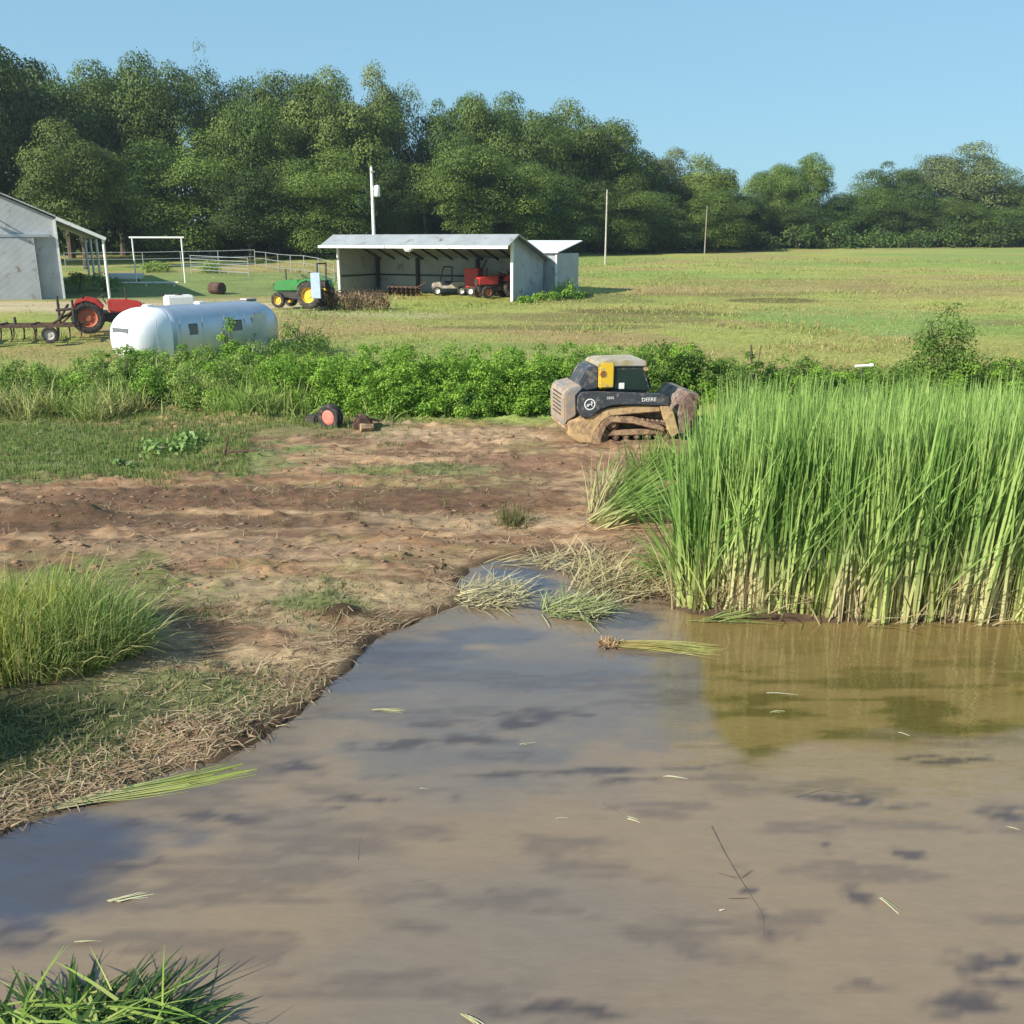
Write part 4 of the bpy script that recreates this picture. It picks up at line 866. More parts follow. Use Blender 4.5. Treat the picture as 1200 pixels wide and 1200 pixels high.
for s in (-1, 1): rc.bar((-.15, s * .5, .8), (-.2, s * .5, 1.75), .03); rc.bar((.6, s * .5, .8), (.35, s * .5, 1.75), .03); rc.bar((-.2, s * .5, 1.75), (.35, s * .5, 1.75), .03)
rc.bar((-.2, -.5, 1.75), (-.2, .5, 1.75), .03); rc.bar((.35, -.5, 1.75), (.35, .5, 1.75), .03); rc.build('roll_cage', M['dark_steel'], t)
MB().box((.1, 0, .78), (.45, .95, .14), bev=.04).build('seat', M['dark_steel'], t)
# rusty disc gang in the shed's middle bay
q = shed_pt(-8.6, 1.2); t = thing('disc_gang', 'rusty low disc gang lying at the front of the middle shed bay', 'farm implement', q, R(-28))
MB().beam((-1.3, 0, .55), (1.3, 0, .55), .12, .12).build('beam', M['rust'], t)
for i in range(7): MB().lathe([(.02, .02), (.15, .05), (.3, .0), (.3, -.015), (.15, .03), (.02, 0)], Matrix.Translation((-1.1 + i * .36, 0, .3)) @ Matrix.Rotation(R(90), 4, 'Y'), 18).build('disc', M['rust'], t)
MB().bar((-1.2, 0, .3), (1.2, 0, .3), .035).build('axle', M['rust'], t); MB().bar((.9, 0, .5), (1.9, -.3, .9), .05).build('tongue', M['rust'], t)
# wheel rake with old hay at the left bay
q = at_(418, 51.5); t = thing('hay_rake', 'rusty hay rake tangled with dry brown hay, right of the green tractor', 'hay rake', (q[0], q[1], q[2]), R(-8))
MB().beam((-1.7, 0, .9), (1.6, .1, .8), .1, .1).build('frame', M['rust'], t)
for i in range(5):
    xx = -1.4 + i * .7; wr = MB(); a0 = R(35)
    mt = Matrix.Translation((xx, -.25, .62)) @ Matrix.Rotation(a0, 4, 'Z') @ YX
    wr.lathe([(.42, -.01), (.45, 0), (.42, .01), (.40, 0), (.42, -.01)], mt, 20)
    for kk in range(20):
        a = 2 * PI * kk / 20; e = mt @ Vector((math.cos(a) * .64, math.sin(a) * .64, 0)); wr.bar(mt @ Vector((math.cos(a) * .06, math.sin(a) * .06, 0)), e, .012, .008, 4)
    wr.build('rake_wheel', M['rust'], t); MB().beam((xx, 0, .88), (xx, -.25, .62), .05, .05).build('arm', M['rust'], t)
for s in (-1.5, 1.4): wheel(t, (s, .5, .3), .3, .16, M['rubber'], M['yellow'], False)
rng = np.random.default_rng(55); n_ = 1500; P = np.stack([rng.normal(0, .95, n_), rng.normal(-.1, .28, n_), rng.uniform(0, .7, n_)], 1); tt = rng.uniform(0, 1, n_)
v, f, k = ribbons(P, rng.uniform(0, 6.28, n_), rng.uniform(.2, 1.5, n_), rng.uniform(.2, .6, n_), rng.uniform(.02, .04, n_), mixc((.30, .20, .12), (.45, .34, .2), tt), mixc((.26, .2, .1), (.42, .32, .18), tt), 2, .4)
np_obj('caught_hay', v, f, k, M['straw'], t)
# cultivator behind the red tractor
q = at_(42, 38.5); t = thing('cultivator', 'long rusty spring-tooth cultivator with upright stands at the left edge', 'farm implement', (q[0], q[1], q[2] + .1), R(10))
fm = MB()
for yy_ in (-.6, 0, .6): fm.beam((-2.6, yy_, .62), (1.7, yy_, .62), .1, .1)
for xx in (-2.5, -1.2, 0, 1.5): fm.beam((xx, -.6, .66), (xx, .6, .66), .1, .1)
fm.build('frame', M['rust'], t)
for i in range(15):
    xx = -2.5 + i * .29; yy_ = (-.6, 0, .6)[i % 3]
    tb = MB(); tb.bar((xx, yy_, .62), (xx, yy_ + .22, .45), .03); tb.bar((xx, yy_ + .22, .45), (xx, yy_ + .12, .12), .03); tb.bar((xx, yy_ + .12, .12), (xx, yy_ - .1, 0), .03, .015); tb.build('tine', M['rust'], t)
for xx, hh in ((1.0, 1.75), (1.55, 1.6), (-1.9, 1.2), (-.7, .95)): MB().bar((xx, 0, .6), (xx, 0, hh), .06, .05).build('stand', M['dark_steel'], t)
ms = MB(); ms.bar((.8, -.3, .7), (1.7, .2, 1.25), .05); ms.bar((1.0, .4, .7), (1.7, 0, 1.25), .05); ms.bar((.9, 0, 1.2), (1.6, 0, 1.25), .06); ms.bar((1.1, -.3, .9), (1.3, .3, 1.4), .05); ms.build('hitch', M['rust'], t)
for s in (-1.8, .8): wheel(t, (s, -.9, .3), .32, .18, M['rubber'], M['pale_grey'], False)

# ---------------------------------------------------------------- silver travel trailer
A = Vector((xat(160, 33.2, 1.5), 33.2, 0)); B = Vector((xat(300, 37.6, 1.5), 37.6, 0)); L = (B - A).length; ang = math.atan2(B.y - A.y, B.x - A.x); mid = (A + B) / 2; zt = gz(mid.x, mid.y)
tr = thing('travel_trailer', 'long rounded silver aluminium travel trailer half sunk in weeds', 'trailer', (mid.x, mid.y, zt - .42), ang)
def shell(x0, x1, wid=1.15, zb=.3, ztop=2.4, name='shell', m='aluminium'):
    "loft of rounded sections with domed ends"
    n_ = 26; secs = []
    ts = np.linspace(0, 1, 25)
    V = []; F = []
    for i, t_ in enumerate(ts):
        xx = x0 + (x1 - x0) * t_; e = 1.15
        de = min(xx - (-L / 2 - .6), (L / 2 + .6) - xx); k_ = 1.0 if de > e else math.sqrt(max(0, 1 - ((e - de) / e) ** 2)); k_ = .15 + .85 * k_
        for j in range(n_):
            a = -PI / 2 + 2 * PI * j / n_; c_, s_ = math.cos(a), math.sin(a); pw = .55
            yy_ = math.copysign(abs(c_) ** pw, c_) * wid * (.3 + .7 * k_); zz = (zb + ztop) / 2 + math.copysign(abs(s_) ** .7, s_) * (ztop - zb) / 2 * k_
            V.append((xx, yy_, zz))
    for i in range(len(ts) - 1):
        for j in range(n_): F.append((i * n_ + j, i * n_ + (j + 1) % n_, (i + 1) * n_ + (j + 1) % n_, (i + 1) * n_ + j))
    F.append(tuple(range(n_))[::-1]); F.append(tuple((len(ts) - 1) * n_ + j for j in range(n_)))
    return MB().faces(V, F).build(name, M[m], tr, True)
shell(-L / 2 - .6 + 1.3, L / 2 + .6); shell(-L / 2 - .6, -L / 2 - .6 + 1.29, 1.152, name='end_cap', m='shell_sunlit')
MB().box((-L / 2 - .52, 0, 1.55), (.12, 1.0, .5), bev=.05).build('window', M['haze_win'], tr)
for xx, ww in ((-1.1, .42), (.75, .7)): MB().box((xx, -1.12, 1.6), (ww, .06, .42), bev=.04).build('window', M['haze_win'], tr)
d_ = MB().box((1.9, -1.13, 1.25), (.72, .05, 1.5), bev=.08).build('door', M['aluminium'], tr); MB().box((1.63, -1.17, 1.2), (.06, .05, .14)).build('handle', M['steel'], d_)
for xx in (-2.0, 0.2): MB().box((xx, .1, 2.41), (.34, .34, .12), bev=.04).build('roof_vent', M['white'], tr)
MB().box((2.4, 0, 2.42), (.6, .5, .12), bev=.07).build('roof_unit', M['pale_grey'], tr)
for xx in (-.45, .45): wheel(tr, (xx, -.95, .35), .35, .2, M['rubber'], M['steel'], False)
for i in range(6): MB().box((-2.6 + i * .95, -1.145, 1.4), (.02, .012, 1.3)).build('seam', M['galv'], tr)
q = at_(213, 42); q = (q[0], q[1], zat(345, 42) - 1.58); t = thing('tote_box', 'white boxy tank standing just behind the silver trailer roof', 'tank', (q[0], q[1], q[2]), R(30))
MB().box((0, 0, 1.05), (1.15, 1.0, 1.0), bev=.07).build('tank', M['white'], t); MB().box((0, 0, .12), (1.25, 1.1, .8), bev=.02).build('pallet', M['wood'], t); MB().bar((0, 0, 1.55), (0, 0, 1.62), .15, n=16).build('lid', M['dark_steel'], t)
q = at_(255, 66); t = thing('rusty_barrel', 'rusty brown barrel lying in the yard beyond the trailer', 'barrel', (q[0], q[1], q[2]), R(60))
MB().lathe([(.36, -.5), (.4, -.48), (.39, -.2), (.41, -.18), (.39, -.15), (.39, .15), (.41, .18), (.39, .2), (.4, .48), (.36, .5)], Matrix.Translation((0, 0, .4)) @ YX, 22).build('drum', M['rust'], t, True)
MB().bar((.15, -.505, .55), (.15, -.53, .55), .05).build('bung', M['dark_steel'], t)
q = at_(150, 73); t = thing('stock_trough', 'small white boat-shaped trough under the pipe gateway', 'trough', (q[0], q[1], q[2]), R(5))
MB().prism([(-1.1, .2), (-1.3, .62), (1.3, .62), (1.1, .2)], -.4, .4, .05).build('basin', M['white'], t)
for s in (-.8, .8): MB().box((s, 0, .1), (.12, .7, .24)).build('leg', M['dark_steel'], t)
p = gp(1015, 429); x_ = xat(1012, 26.2, 1.8); t = thing('plastic_pipe', 'short white plastic pipe poking out of the hedge behind the cattails', 'pipe', (x_, 26.2, zat(429, 26.2)), R(4))
MB().bar((-.22, 0, 0), (.22, 0, .02), .035, n=12).build('pipe', M['white'], t); MB().bar((.2, 0, .02), (.28, 0, .022), .05, n=12).build('coupling', M['white'], t); MB().bar((0, 0, -1.3), (0, 0, -.05), .02).build('stake', M['dark_steel'], t)

# ---------------------------------------------------------------- compact track loader
q = gp(712, 512)
ld = thing('track_loader', 'muddy yellow and charcoal compact track loader facing right at the hedge', 'loader', (q.x, q.y, q.z - .02), R(10))
def cp(cx, cy): return ((cx - 480) / 202.0, (600 - cy) / 215.0)
def poly(L): return [cp(*a) for a in L]
HW = .95
def track(s):
    y0, y1 = (s * HW, s * (HW - .42)); c = [(-.38, .24, .23), (-.12, .5, .2), (1.12, .27, .25)]
    pts = []
    # convex hull of the three rollers
    for cx_, cz_, r_ in c:
        for k_ in range(24): a = 2 * PI * k_ / 24; pts.append((cx_ + math.cos(a) * r_, cz_ + math.sin(a) * r_))
    pts = sorted(set(pts))
    def half(P):
        o = []
        for p in P:
            while len(o) > 1 and (o[-1][0] - o[-2][0]) * (p[1] - o[-2][1]) - (o[-1][1] - o[-2][1]) * (p[0] - o[-2][0]) <= 0: o.pop()
            o.append(p)
        return o
    lo = half(pts); up = half(pts[::-1]); hull = lo[:-1] + up[:-1]
    mx = sum(p[0] for p in hull) / len(hull); mz = sum(p[1] for p in hull) / len(hull)
    n_ = len(hull); V = []; F = []
    for p in hull:
        for yy_ in (y0, y1):
            V.append((p[0], yy_, p[1]))
    inn = [(mx + (p[0] - mx) * .93, mz + (p[1] - mz) * .82) for p in hull]
    for p in inn:
        for yy_ in (y0, y1): V.append((p[0], yy_, p[1]))
    for i in range(n_):
        j = (i + 1) % n_; F += [(2 * i, 2 * j, 2 * j + 1, 2 * i + 1), (2 * n_ + 2 * i, 2 * n_ + 2 * i + 1, 2 * n_ + 2 * j + 1, 2 * n_ + 2 * j), (2 * i, 2 * n_ + 2 * i, 2 * n_ + 2 * j, 2 * j), (2 * i + 1, 2 * j + 1, 2 * n_ + 2 * j + 1, 2 * n_ + 2 * i + 1)]
    mb = MB().faces(V, F)
    # lugs spaced along the hull
    Ls = [0]
    for i in range(n_): a, b_ = hull[i], hull[(i + 1) % n_]; Ls.append(Ls[-1] + math.hypot(b_[0] - a[0], b_[1] - a[1]))
    nl = 34
    for kq in range(nl):
        d_ = Ls[-1] * kq / nl; i = max(j for j in range(n_) if Ls[j] <= d_); a, b_ = hull[i], hull[(i + 1) % n_]; f_ = (d_ - Ls[i]) / max(1e-6, Ls[i + 1] - Ls[i])
        px_, pz_ = a[0] + (b_[0] - a[0]) * f_, a[1] + (b_[1] - a[1]) * f_; ag = math.atan2(b_[1] - a[1], b_[0] - a[0])
        mb.box((px_ + math.sin(ag) * .012, (y0 + y1) / 2, pz_ - math.cos(ag) * .012), (.055, .42, .05), (0, -ag, 0))
    tk = mb.build('track', M['mud_dark'], ld)
    for cx_, cz_, r_ in c + [(-.02, .17, .1), (.25, .17, .1), (.52, .17, .1), (.79, .17, .1)]:
        MB().lathe([(.02, -.15), (r_ * .35, -.15), (r_ * .42, -.10), (r_ * .8, -.10), (r_ * .82, .10), (r_ * .42, .10), (r_ * .35, .15), (.02, .15)], Matrix.Translation((cx_, s * (HW - .2), cz_)) @ YX, 20).build('roller', M['mud_dark'], tk)
    MB().prism([(-.3, .2), (-.15, .34), (1.0, .36), (1.1, .2)], s * (HW - .06), s * (HW - .34), .03).build('track_frame', M['mud'], tk)
for s in (-1, 1): track(s)
MB().prism([(-1.05, .3), (-1.1, .75), (-.75, 1.0), (1.2, .98), (1.3, .6), (1.2, .25), (-.5, .25)], -.5, .5, .04).build('chassis', M['mud'], ld)
for s in (-1, 1):
    MB().prism(poly([(350, 600), (345, 540), (400, 470), (430, 445), (560, 452), (700, 500), (725, 520), (725, 540), (560, 490), (450, 478), (420, 500), (395, 560), (390, 600)]), s * (HW + .005), s * (HW - .3), .02).build('track_guard', M['mud'], ld)
    MB().prism(poly([(225, 470), (330, 440), (430, 402), (560, 392), (690, 394), (705, 430), (560, 438), (440, 446), (395, 475), (352, 540), (350, 592), (290, 585), (225, 540)]), s * (HW - .02), s * .52, .03).build('side_panel', M['mud_tan'], ld)
    MB().prism(poly([(270, 335), (292, 312), (370, 312), (480, 320), (700, 332), (742, 350), (738, 398), (690, 394), (560, 386), (450, 384), (385, 402), (330, 446), (290, 446), (268, 405)]), s * (HW + .04), s * (HW - .14), .02).build('boom_arm', M['charcoal'], ld)
    am = MB().prism(poly([(690, 396), (740, 396), (770, 440), (800, 545), (765, 575), (735, 520), (712, 450)]), s * (HW + .03), s * (HW - .12), .02); am.build('boom_knee', M['mud_tan'], ld)
    cy_ = MB(); cy_.bar((-.35, s * (HW - .2), .95), (.55, s * (HW - .2), 1.05), .05); cy_.bar((.55, s * (HW - .2), 1.05), (1.25, s * (HW - .2), .9), .03); cy_.build('lift_cylinder', M['steel'], ld)
MB().prism(poly([(208, 500), (204, 340), (222, 302), (300, 284), (300, 300), (268, 335), (272, 440), (228, 470)]), -.80, .80, .05).build('rear_door', M['door_grey'], ld)
MB().prism(poly([(205, 500), (240, 470), (300, 440), (350, 540), (340, 590), (230, 545)]), -.84, .84, .04).build('rear_bumper', M['mud'], ld)
MB().prism(poly([(285, 300), (335, 200), (350, 190), (395, 188), (395, 310), (290, 330)]), -.55, .55, .05).build('engine_hood', M['charcoal'], ld)
gr = MB()
for i in range(6): gr.box(((cp(207, 0)[0] - .0), 0, .72 + i * .1), (.03, .9, .03))
gr.build('rear_grille', M['dark_steel'], ld)
MB().prism(poly([(392, 305), (392, 178), (402, 166), (470, 166), (470, 305)]), -.63, .63, .03).build('cab_rear_pillar', M['yellow'], ld)
MB().prism(poly([(471, 318), (471, 188), (628, 188), (675, 335)]), -.56, .56, .04).build('cab', M['charcoal'], ld)
MB().prism(poly([(380, 192), (384, 170), (440, 160), (630, 160), (642, 172), (640, 196), (470, 192)]), -.62, .62, .03).build('cab_roof', M['dusty_roof'], ld)
MB().prism(poly([(622, 200), (642, 196), (650, 214), (628, 216)]), -.6, .6).build('front_light_bar', M['mud_tan'], ld)
for s in (-1, 1):
    MB().prism(poly([(486, 306), (486, 208), (615, 208), (652, 318)]), s * .575, s * .55).build('side_window', M['glass'], ld)
    MB().box((cp(618, 0)[0], s * .45, cp(0, 196)[1]), (.1, .14, .09), bev=.02).build('work_light', M['decal'], ld)
MB().faces([(cp(632, 205)[0] + .005, -.48, cp(0, 205)[1]), (cp(632, 205)[0] + .005, .48, cp(0, 205)[1]), (cp(674, 322)[0] + .02, .48, cp(0, 322)[1]), (cp(674, 322)[0] + .02, -.48, cp(0, 322)[1])], [(0, 3, 2, 1)]).build('windscreen', M['glass'], ld)
MB().box((cp(512, 0)[0], -.582, cp(0, 296)[1]), (.15, .02, .16), bev=.01).build('window_sticker', M['decal'], ld)
MB().bar((cp(415, 0)[0], -.63, cp(0, 230)[1]), (cp(415, 0)[0], -.58, cp(0, 230)[1]), .09, n=16).build('tail_light', M['orange_rim'], ld)
ld.scale = (.95, .95, .95)
# coupler, bucket and grapple
MB().prism(poly([(745, 480), (780, 440), (805, 440), (808, 560), (780, 580), (750, 565)]), -.7, .7, .03).build('coupler', M['mud_tan'], ld)
hs = MB()
for yy_ in (-.25, -.05, .2): hs.bar((1.2, yy_, .95), (1.45, yy_, 1.05), .02); hs.bar((1.45, yy_, 1.05), (1.65, yy_, .8), .02)
hs.build('hoses', M['rubber'], ld)
bk = MB(); prof = poly([(800, 545), (803, 450), (818, 385), (848, 340), (892, 345), (905, 380), (896, 425), (880, 470), (858, 520), (832, 555)])
for s in (-1, 1): bk.prism(prof, s * .98, s * .94)
back = poly([(800, 545), (794, 450), (810, 380), (845, 332), (892, 337), (892, 349), (852, 347), (820, 390), (808, 450), (814, 545)]); bk.prism(back, -.94, .94)
bk.build('bucket', mat('muddy_bucket_steel', (.30, .24, .19), .7, .3, noise=.25, nscale=5, dirt=(.16, .10, .08), dirt_amt=.6, dirt_scale=4, bump=.4), ld)
ti = MB()
for i in range(8):
    yy_ = -1.03 + i * .29; P_ = [cp(850, 350), cp(880, 370), cp(872, 440), cp(850, 500), cp(824, 545)]
    for a, b_ in zip(P_[:-1], P_[1:]): ti.beam((a[0], yy_, a[1]), (b_[0], yy_, b_[1]), .05, .06)
ti.bar((cp(862, 0)[0], -.92, cp(0, 440)[1]), (cp(862, 0)[0], .92, cp(0, 440)[1]), .04); ti.build('grapple_tines', M['rust'], ld)
ed = MB(); ed.beam((cp(838, 0)[0], -.98, cp(0, 560)[1]), (cp(838, 0)[0], .98, cp(0, 560)[1]), .14, .05); ed.build('cutting_edge', M['steel'], ld)
# marks
fy = -(HW + .045)
ex, ez = cp(328, 376)
eb = MB().lathe([(.125, 0), (.145, .006), (.125, .012), (.112, .006), (.125, 0)], Matrix.Translation((ex, fy, ez)) @ YX, 28); 
for a, b_ in (((-.06, .0), (.045, .01)), ((-.06, 0), (-.075, -.055)), ((-.02, 0), (-.045, -.05)), ((.03, .0), (.06, -.045)), ((.04, .01), (.07, .05)), ((.05, .03), (.02, .065)), ((.05, .03), (.04, .075))):
    eb.beam((ex + a[0], fy - .004, ez + a[1]), (ex + b_[0], fy - .004, ez + b_[1]), .008, .018)
eb.build('emblem', M['decal'], ld)
text_mesh('lettering', 'DEERE', .135, M['decal'], ld, (cp(632, 0)[0], fy, cp(0, 360)[1]), (R(90), 0, 0))
text_mesh('lettering', '333G', .085, M['decal'], ld, (cp(432, 0)[0], fy, cp(0, 345)[1]), (R(90), 0, 0))

# ---------------------------------------------------------------- old axle with red-hubbed wheel on the mud edge
q = gp(388, 502); t = thing('old_axle', 'old black-tyred wheel with faded red hub lying by the weeds with scrap iron', 'wheel', (q.x, q.y, q.z - .05), R(-28))
wheel(t, (0, 0, .33), .33, .26, M['rubber'], M['orange_rim'], False)
MB().lathe([(.001, 0), (.14, 0), (.19, .02), (.19, .05), (.14, .07), (.001, .07)], Matrix.Translation((0, -.12, .33)) @ YX, 20).build('hub', mat('faded_red_hub', (.60, .17, .12), .7, noise=.2, nscale=9), t)
ax = MB(); ax.beam((-.75, .25, .18), (.0, .15, .3), .12, .12); ax.box((-.72, .2, .16), (.35, .3, .26), bev=.05); ax.beam((-.5, .1, .3), (-.45, .15, .05), .08, .08); ax.build('axle_housing', M['dark_steel'], t)
q = gp(426, 503); t = thing('scrap_iron', 'rusty lump of scrap iron just right of the red-hubbed wheel', 'scrap', (q.x, q.y, q.z - .03), R(15))
MB().prism([(-.22, 0), (-.28, .2), (-.12, .42), (.1, .4), (.26, .18), (.2, 0)], -.18, .18, .05).build('block', M['rust'], t); MB().beam((-.2, -.05, .38), (.42, 0, .22), .09, .05).build('bar', M['dark_steel'], t)
MB().bar((-.1, -.25, .12), (.22, -.2, .1), .11, .09).build('pipe_stub', M['mud'], t)

# ---------------------------------------------------------------- shrubs and single plants
def shrub(px, base, D, top, hw, label, tone, n_=1600, size=.09, group='shrubs along the hedge and the sheds', m='grass', seed=0, name='shrub', cat='shrub'):
    rng = np.random.default_rng(seed + int(px)); x_ = xat(px, D, 2); z0 = gz(x_, D) - .02; h = zat(top, D) - z0; r = hw / FPX * D
    v, f, k = bush_data(rng, (0, 0, 0), r, h, n_, size, tone, .9)
    t = thing(name, label, cat, (x_, D, z0), 0, group)
    o = np_obj('foliage', v, f, k, M[m], t)
    st = MB()
    for i in range(5): a = rng.uniform(0, 6.28); st.bar((0, 0, -.1), (math.cos(a) * r * .4, math.sin(a) * r * .4, h * .75), .035, .012, 6)
    st.build('stem', M['bark'], t)
    return t
shrub(1106, 0, 28.5, 350, 44, 'upright dark green young tree rising from the hedge at the right', G2, 6500, .085)
shrub(886, 0, 28, 384, 15, 'slim pointed shrub in the hedge above the cattails', G2, 700, .09)
shrub(812, 0, 28, 396, 38, 'rounded dark shrub directly right of the loader', ((.07, .14, .02), (.15, .25, .045)), 2600, .10)
shrub(765, 0, 28, 408, 28, 'light green shrub behind the loader cab and bucket', G1, 1600, .10)
shrub(1180, 0, 28.5, 412, 26, 'low shrub in the hedge at the right edge', G2, 1400, .10)
shrub(955, 0, 28.5, 412, 30, 'low spreading shrub in the middle of the hedge behind the cattails', G2, 1500, .10)
shrub(268, 0, 31.5, 362, 17, 'bushy green sapling in front of the silver trailer', G1, 1500, .08)
shrub(350, 0, 36, 373, 40, 'dark spreading shrub in the tall grass right of the trailer', G2, 2600, .09)
shrub(148, 0, 27.5, 402, 20, 'broad-leaved dark weed bush below the sunlit trailer end', G2, 1100, .10)
shrub(545, 0, 25.4, 448, 26, 'dark drooping bush at the foot of the vine bank left of the loader', ((.08, .16, .03), (.17, .28, .06)), 1700, .09)
shrub(480, 0, 25.6, 440, 26, 'pale green bush at the foot of the vine bank above the scrap iron', G1, 1500, .09)
shrub(615, 0, 56.5, 345, 16, 'low weed bush at the front corner of the shed end wall', G1, 900, .13)
shrub(640, 0, 58.2, 336, 18, 'weed bush at the middle of the shed end wall', G1, 1000, .13)
shrub(662, 0, 59.2, 326, 20, 'tallest weed bush in front of the white annex', G1, 1200, .13)
shrub(684, 0, 60, 342, 10, 'small weed bush right of the white annex', G2, 500, .13)
shrub(92, 0, 64, 312, 14, 'weed bush under the barn lean-to beside its wall', G3, 900, .15)
shrub(122, 0, 66, 314, 20, 'weed bush around the outer post of the barn lean-to', G3, 900, .15)
shrub(247, 0, 84, 316, 26, 'low grey-green brush along the corral fence', G3, 900, .18)
shrub(190, 0, 84, 313, 24, 'low brush seen through the white gateway', G3, 900, .18)
# understory clumps along the foot of the wood
names = ['left of the barn lean-to post', 'right of the barn lean-to post', 'inside the white gateway', 'right of the white gateway', 'behind the corral gate panel', 'at the wood foot left of the shed', 'touching the left shed roof corner', 'behind the transformer pole foot', 'above the shed roof middle', 'above the shed roof right half', 'just over the annex roof', 'right of the annex', 'left of the thin bare pole foot', 'right of the thin bare pole foot', 'between the thin poles', 'left of the fainter pole', 'right of the fainter pole', 'below the gap in the tall wood', 'below the twin-topped tree', 'right of the twin-topped tree foot', 'left part of the right hedge line', 'middle of the right hedge line', 'under the big spreading group', 'right of the pale trunk at the right', 'at the right picture edge']
for i, nm in enumerate(names):
    if i < 11: continue
    px = 60 + i * 46; D = float(np.interp(px, [0, 500, 900, 1200], [98, 112, 150, 172])); shrub(px, 0, D, float(np.interp(px, [0, 500, 900, 1200], [262, 262, 262, 258])) + random.uniform(-10, 8), 30, 'dark woodland-edge bush ' + nm, DK, 1100, .42, 'bushes along the foot of the wood', 'leaf', i, 'bush', 'bush')
# single big leafed weed on the mud, left
p = gp(205, 528); rng = np.random.default_rng(9); v, f, k = bush_data(rng, (0, 0, 0), .95, .3, 420, .14, ((.16, .27, .06), (.34, .46, .17)), .6)
t = thing('broadleaf_weed', 'spreading broad-leaved weed at the turf edge left of the mud', 'weed', p); np_obj('foliage', v, f, k, M['grass'], t); MB().bar((-.6, 0, .05), (.6, 0, .12), .015, .01, 5).build('stem', M['bark_pale'], t)
p = gp(150, 545); rng = np.random.default_rng(19); v, f, k = bush_data(rng, (0, 0, 0), .3, .22, 120, .12, ((.2, .3, .08), (.34, .42, .2)), .6)
t = thing('broadleaf_weed', 'small pale weed left of the spreading broad-leaved weed', 'weed', p); np_obj('foliage', v, f, k, M['grass'], t); MB().bar((-.15, 0, .03), (.15, 0, .1), .012, .008, 5).build('stem', M['bark_pale'], t)
p = gp(268, 535); t = thing('dead_branch', 'dark dead branch sticking up from the clods left of centre', 'branch', p)
b_ = MB(); b_.bar((-.1, 0, 0), (.05, 0, .5), .03, .012); b_.bar((.02, 0, .3), (-.16, .05, .55), .018, .008); b_.bar((0, 0, .1), (.7, -.1, .15), .035, .015); b_.bar((.3, -.05, .12), (.5, .1, .35), .015, .006); b_.build('wood', M['rust'], t)

# ---------------------------------------------------------------- clods
rng = np.random.default_rng(66); V = []; F = []; nV = 0; K = []
ico = bmesh.new(); bmesh.ops.create_icosphere(ico, subdivisions=1, radius=1); iv = np.array([v.co[:] for v in ico.verts]); ifc = np.array([[v.index for v in f.verts] for f in ico.faces]); ico.free()
px = rng.uniform(-60, 780, 3600); py = rng.uniform(500, 800, 5200)
dd = np.array([onz(a, b_, .25) for a, b_ in zip(px, py)]); x_, y_ = dd[:, 0], dd[:, 1]
kp = (shore_d(x_, y_) > .1) & (y_ < 24.5) & (y_ > 12.5) & (rng.random(len(x_)) < sst(.47, .62, fbm(x_ / 1.6, y_ / .5, 93, 4)) + .06); x_, y_ = x_[kp], y_[kp]; z_ = terr(x_, y_)
for a, b_, c_ in zip(x_, y_, z_):
    s = min(rng.lognormal(-3.75, .42), .05); vv = iv * s * rng.uniform(.7, 1.3, (12, 1)) * np.array([1.7, 1.1, .55]) + np.array([a, b_, c_ + s * .1]); V.append(vv); F.append(ifc + nV); nV += 12; t_ = rng.uniform(0, 1)
    K.append(np.repeat(mixc((.14, .085, .05), (.30, .19, .115), np.array([t_])), 12, 0))
o = np_obj('dirt_clods', np.concatenate(V), np.concatenate(F), np.concatenate(K), M['straw']); tag(o, 'clods of torn-up earth scattered over the mud', 'clods', kind='stuff')

# ---------------------------------------------------------------- things in the water
def mat_pile(name, label, cat, px, py, n_, rx, ry, L_, azm, azs, c0, c1, seed, lean=(1.2, 1.57), w=(.012, .03), hgt=.08):
    rng = np.random.default_rng(seed); x0, y0 = onz(px, py, .02); a = rng.uniform(0, 2 * PI, n_); q = rng.uniform(0, 1, n_) ** .6
    P = np.stack([np.cos(a) * q * rx, np.sin(a) * q * ry, rng.uniform(0, hgt, n_) * (1 - q * .7)], 1); t = rng.uniform(0, 1, n_)
    v, f, k = ribbons(P, rng.normal(azm, azs, n_), rng.uniform(*lean, n_), rng.uniform(*L_, n_), rng.uniform(*w, n_), mixc(c0[0], c0[1], t), mixc(c1[0], c1[1], t), 3, .08, tipw=.3)
    v[:, 2] = np.maximum(v[:, 2], -.01)
    o = np_obj(name, v, f, k, M['straw']); o.location = (x0, y0, .012); tag(o, label, cat)
mat_pile('reed_mat', 'pale mat of cut reeds in the inlet, nearest the muddy point', 'reed mat', 572, 700, 380, .55, .5, (.2, .6), .2, 1.0, ST, ((.36, .34, .18), (.5, .46, .28)), 1, lean=(1.1, 1.6), hgt=.16)
mat_pile('reed_mat', 'green and straw mat of cut reeds floating right of the inlet', 'reed mat', 672, 716, 340, .5, .34, (.2, .6), .3, .9, ((.16, .22, .06), (.40, .38, .2)), ((.2, .28, .08), (.46, .44, .26)), 2, lean=(1.1, 1.6), hgt=.14)
mat_pile('reed_mat', 'long flat pale reed strip floating at the head of the inlet', 'reed mat', 600, 660, 50, .55, .12, (.3, .7), .1, .3, ST, ST, 3)
mat_pile('reed_mat', 'brown tangle of broken reeds between inlet and tall stand', 'reed mat', 725, 690, 560, .8, .6, (.2, .7), .4, 1.3, ((.22, .16, .09), (.42, .35, .2)), ((.26, .24, .1), (.42, .38, .2)), 4, lean=(.9, 1.6), hgt=.2)
mat_pile('reed_mat', 'tangle of bleached reeds on the mud above the inlet corner', 'reed mat', 690, 662, 420, .9, .5, (.2, .6), .4, 1.5, ST, ST, 14, lean=(1.0, 1.6), hgt=.14)
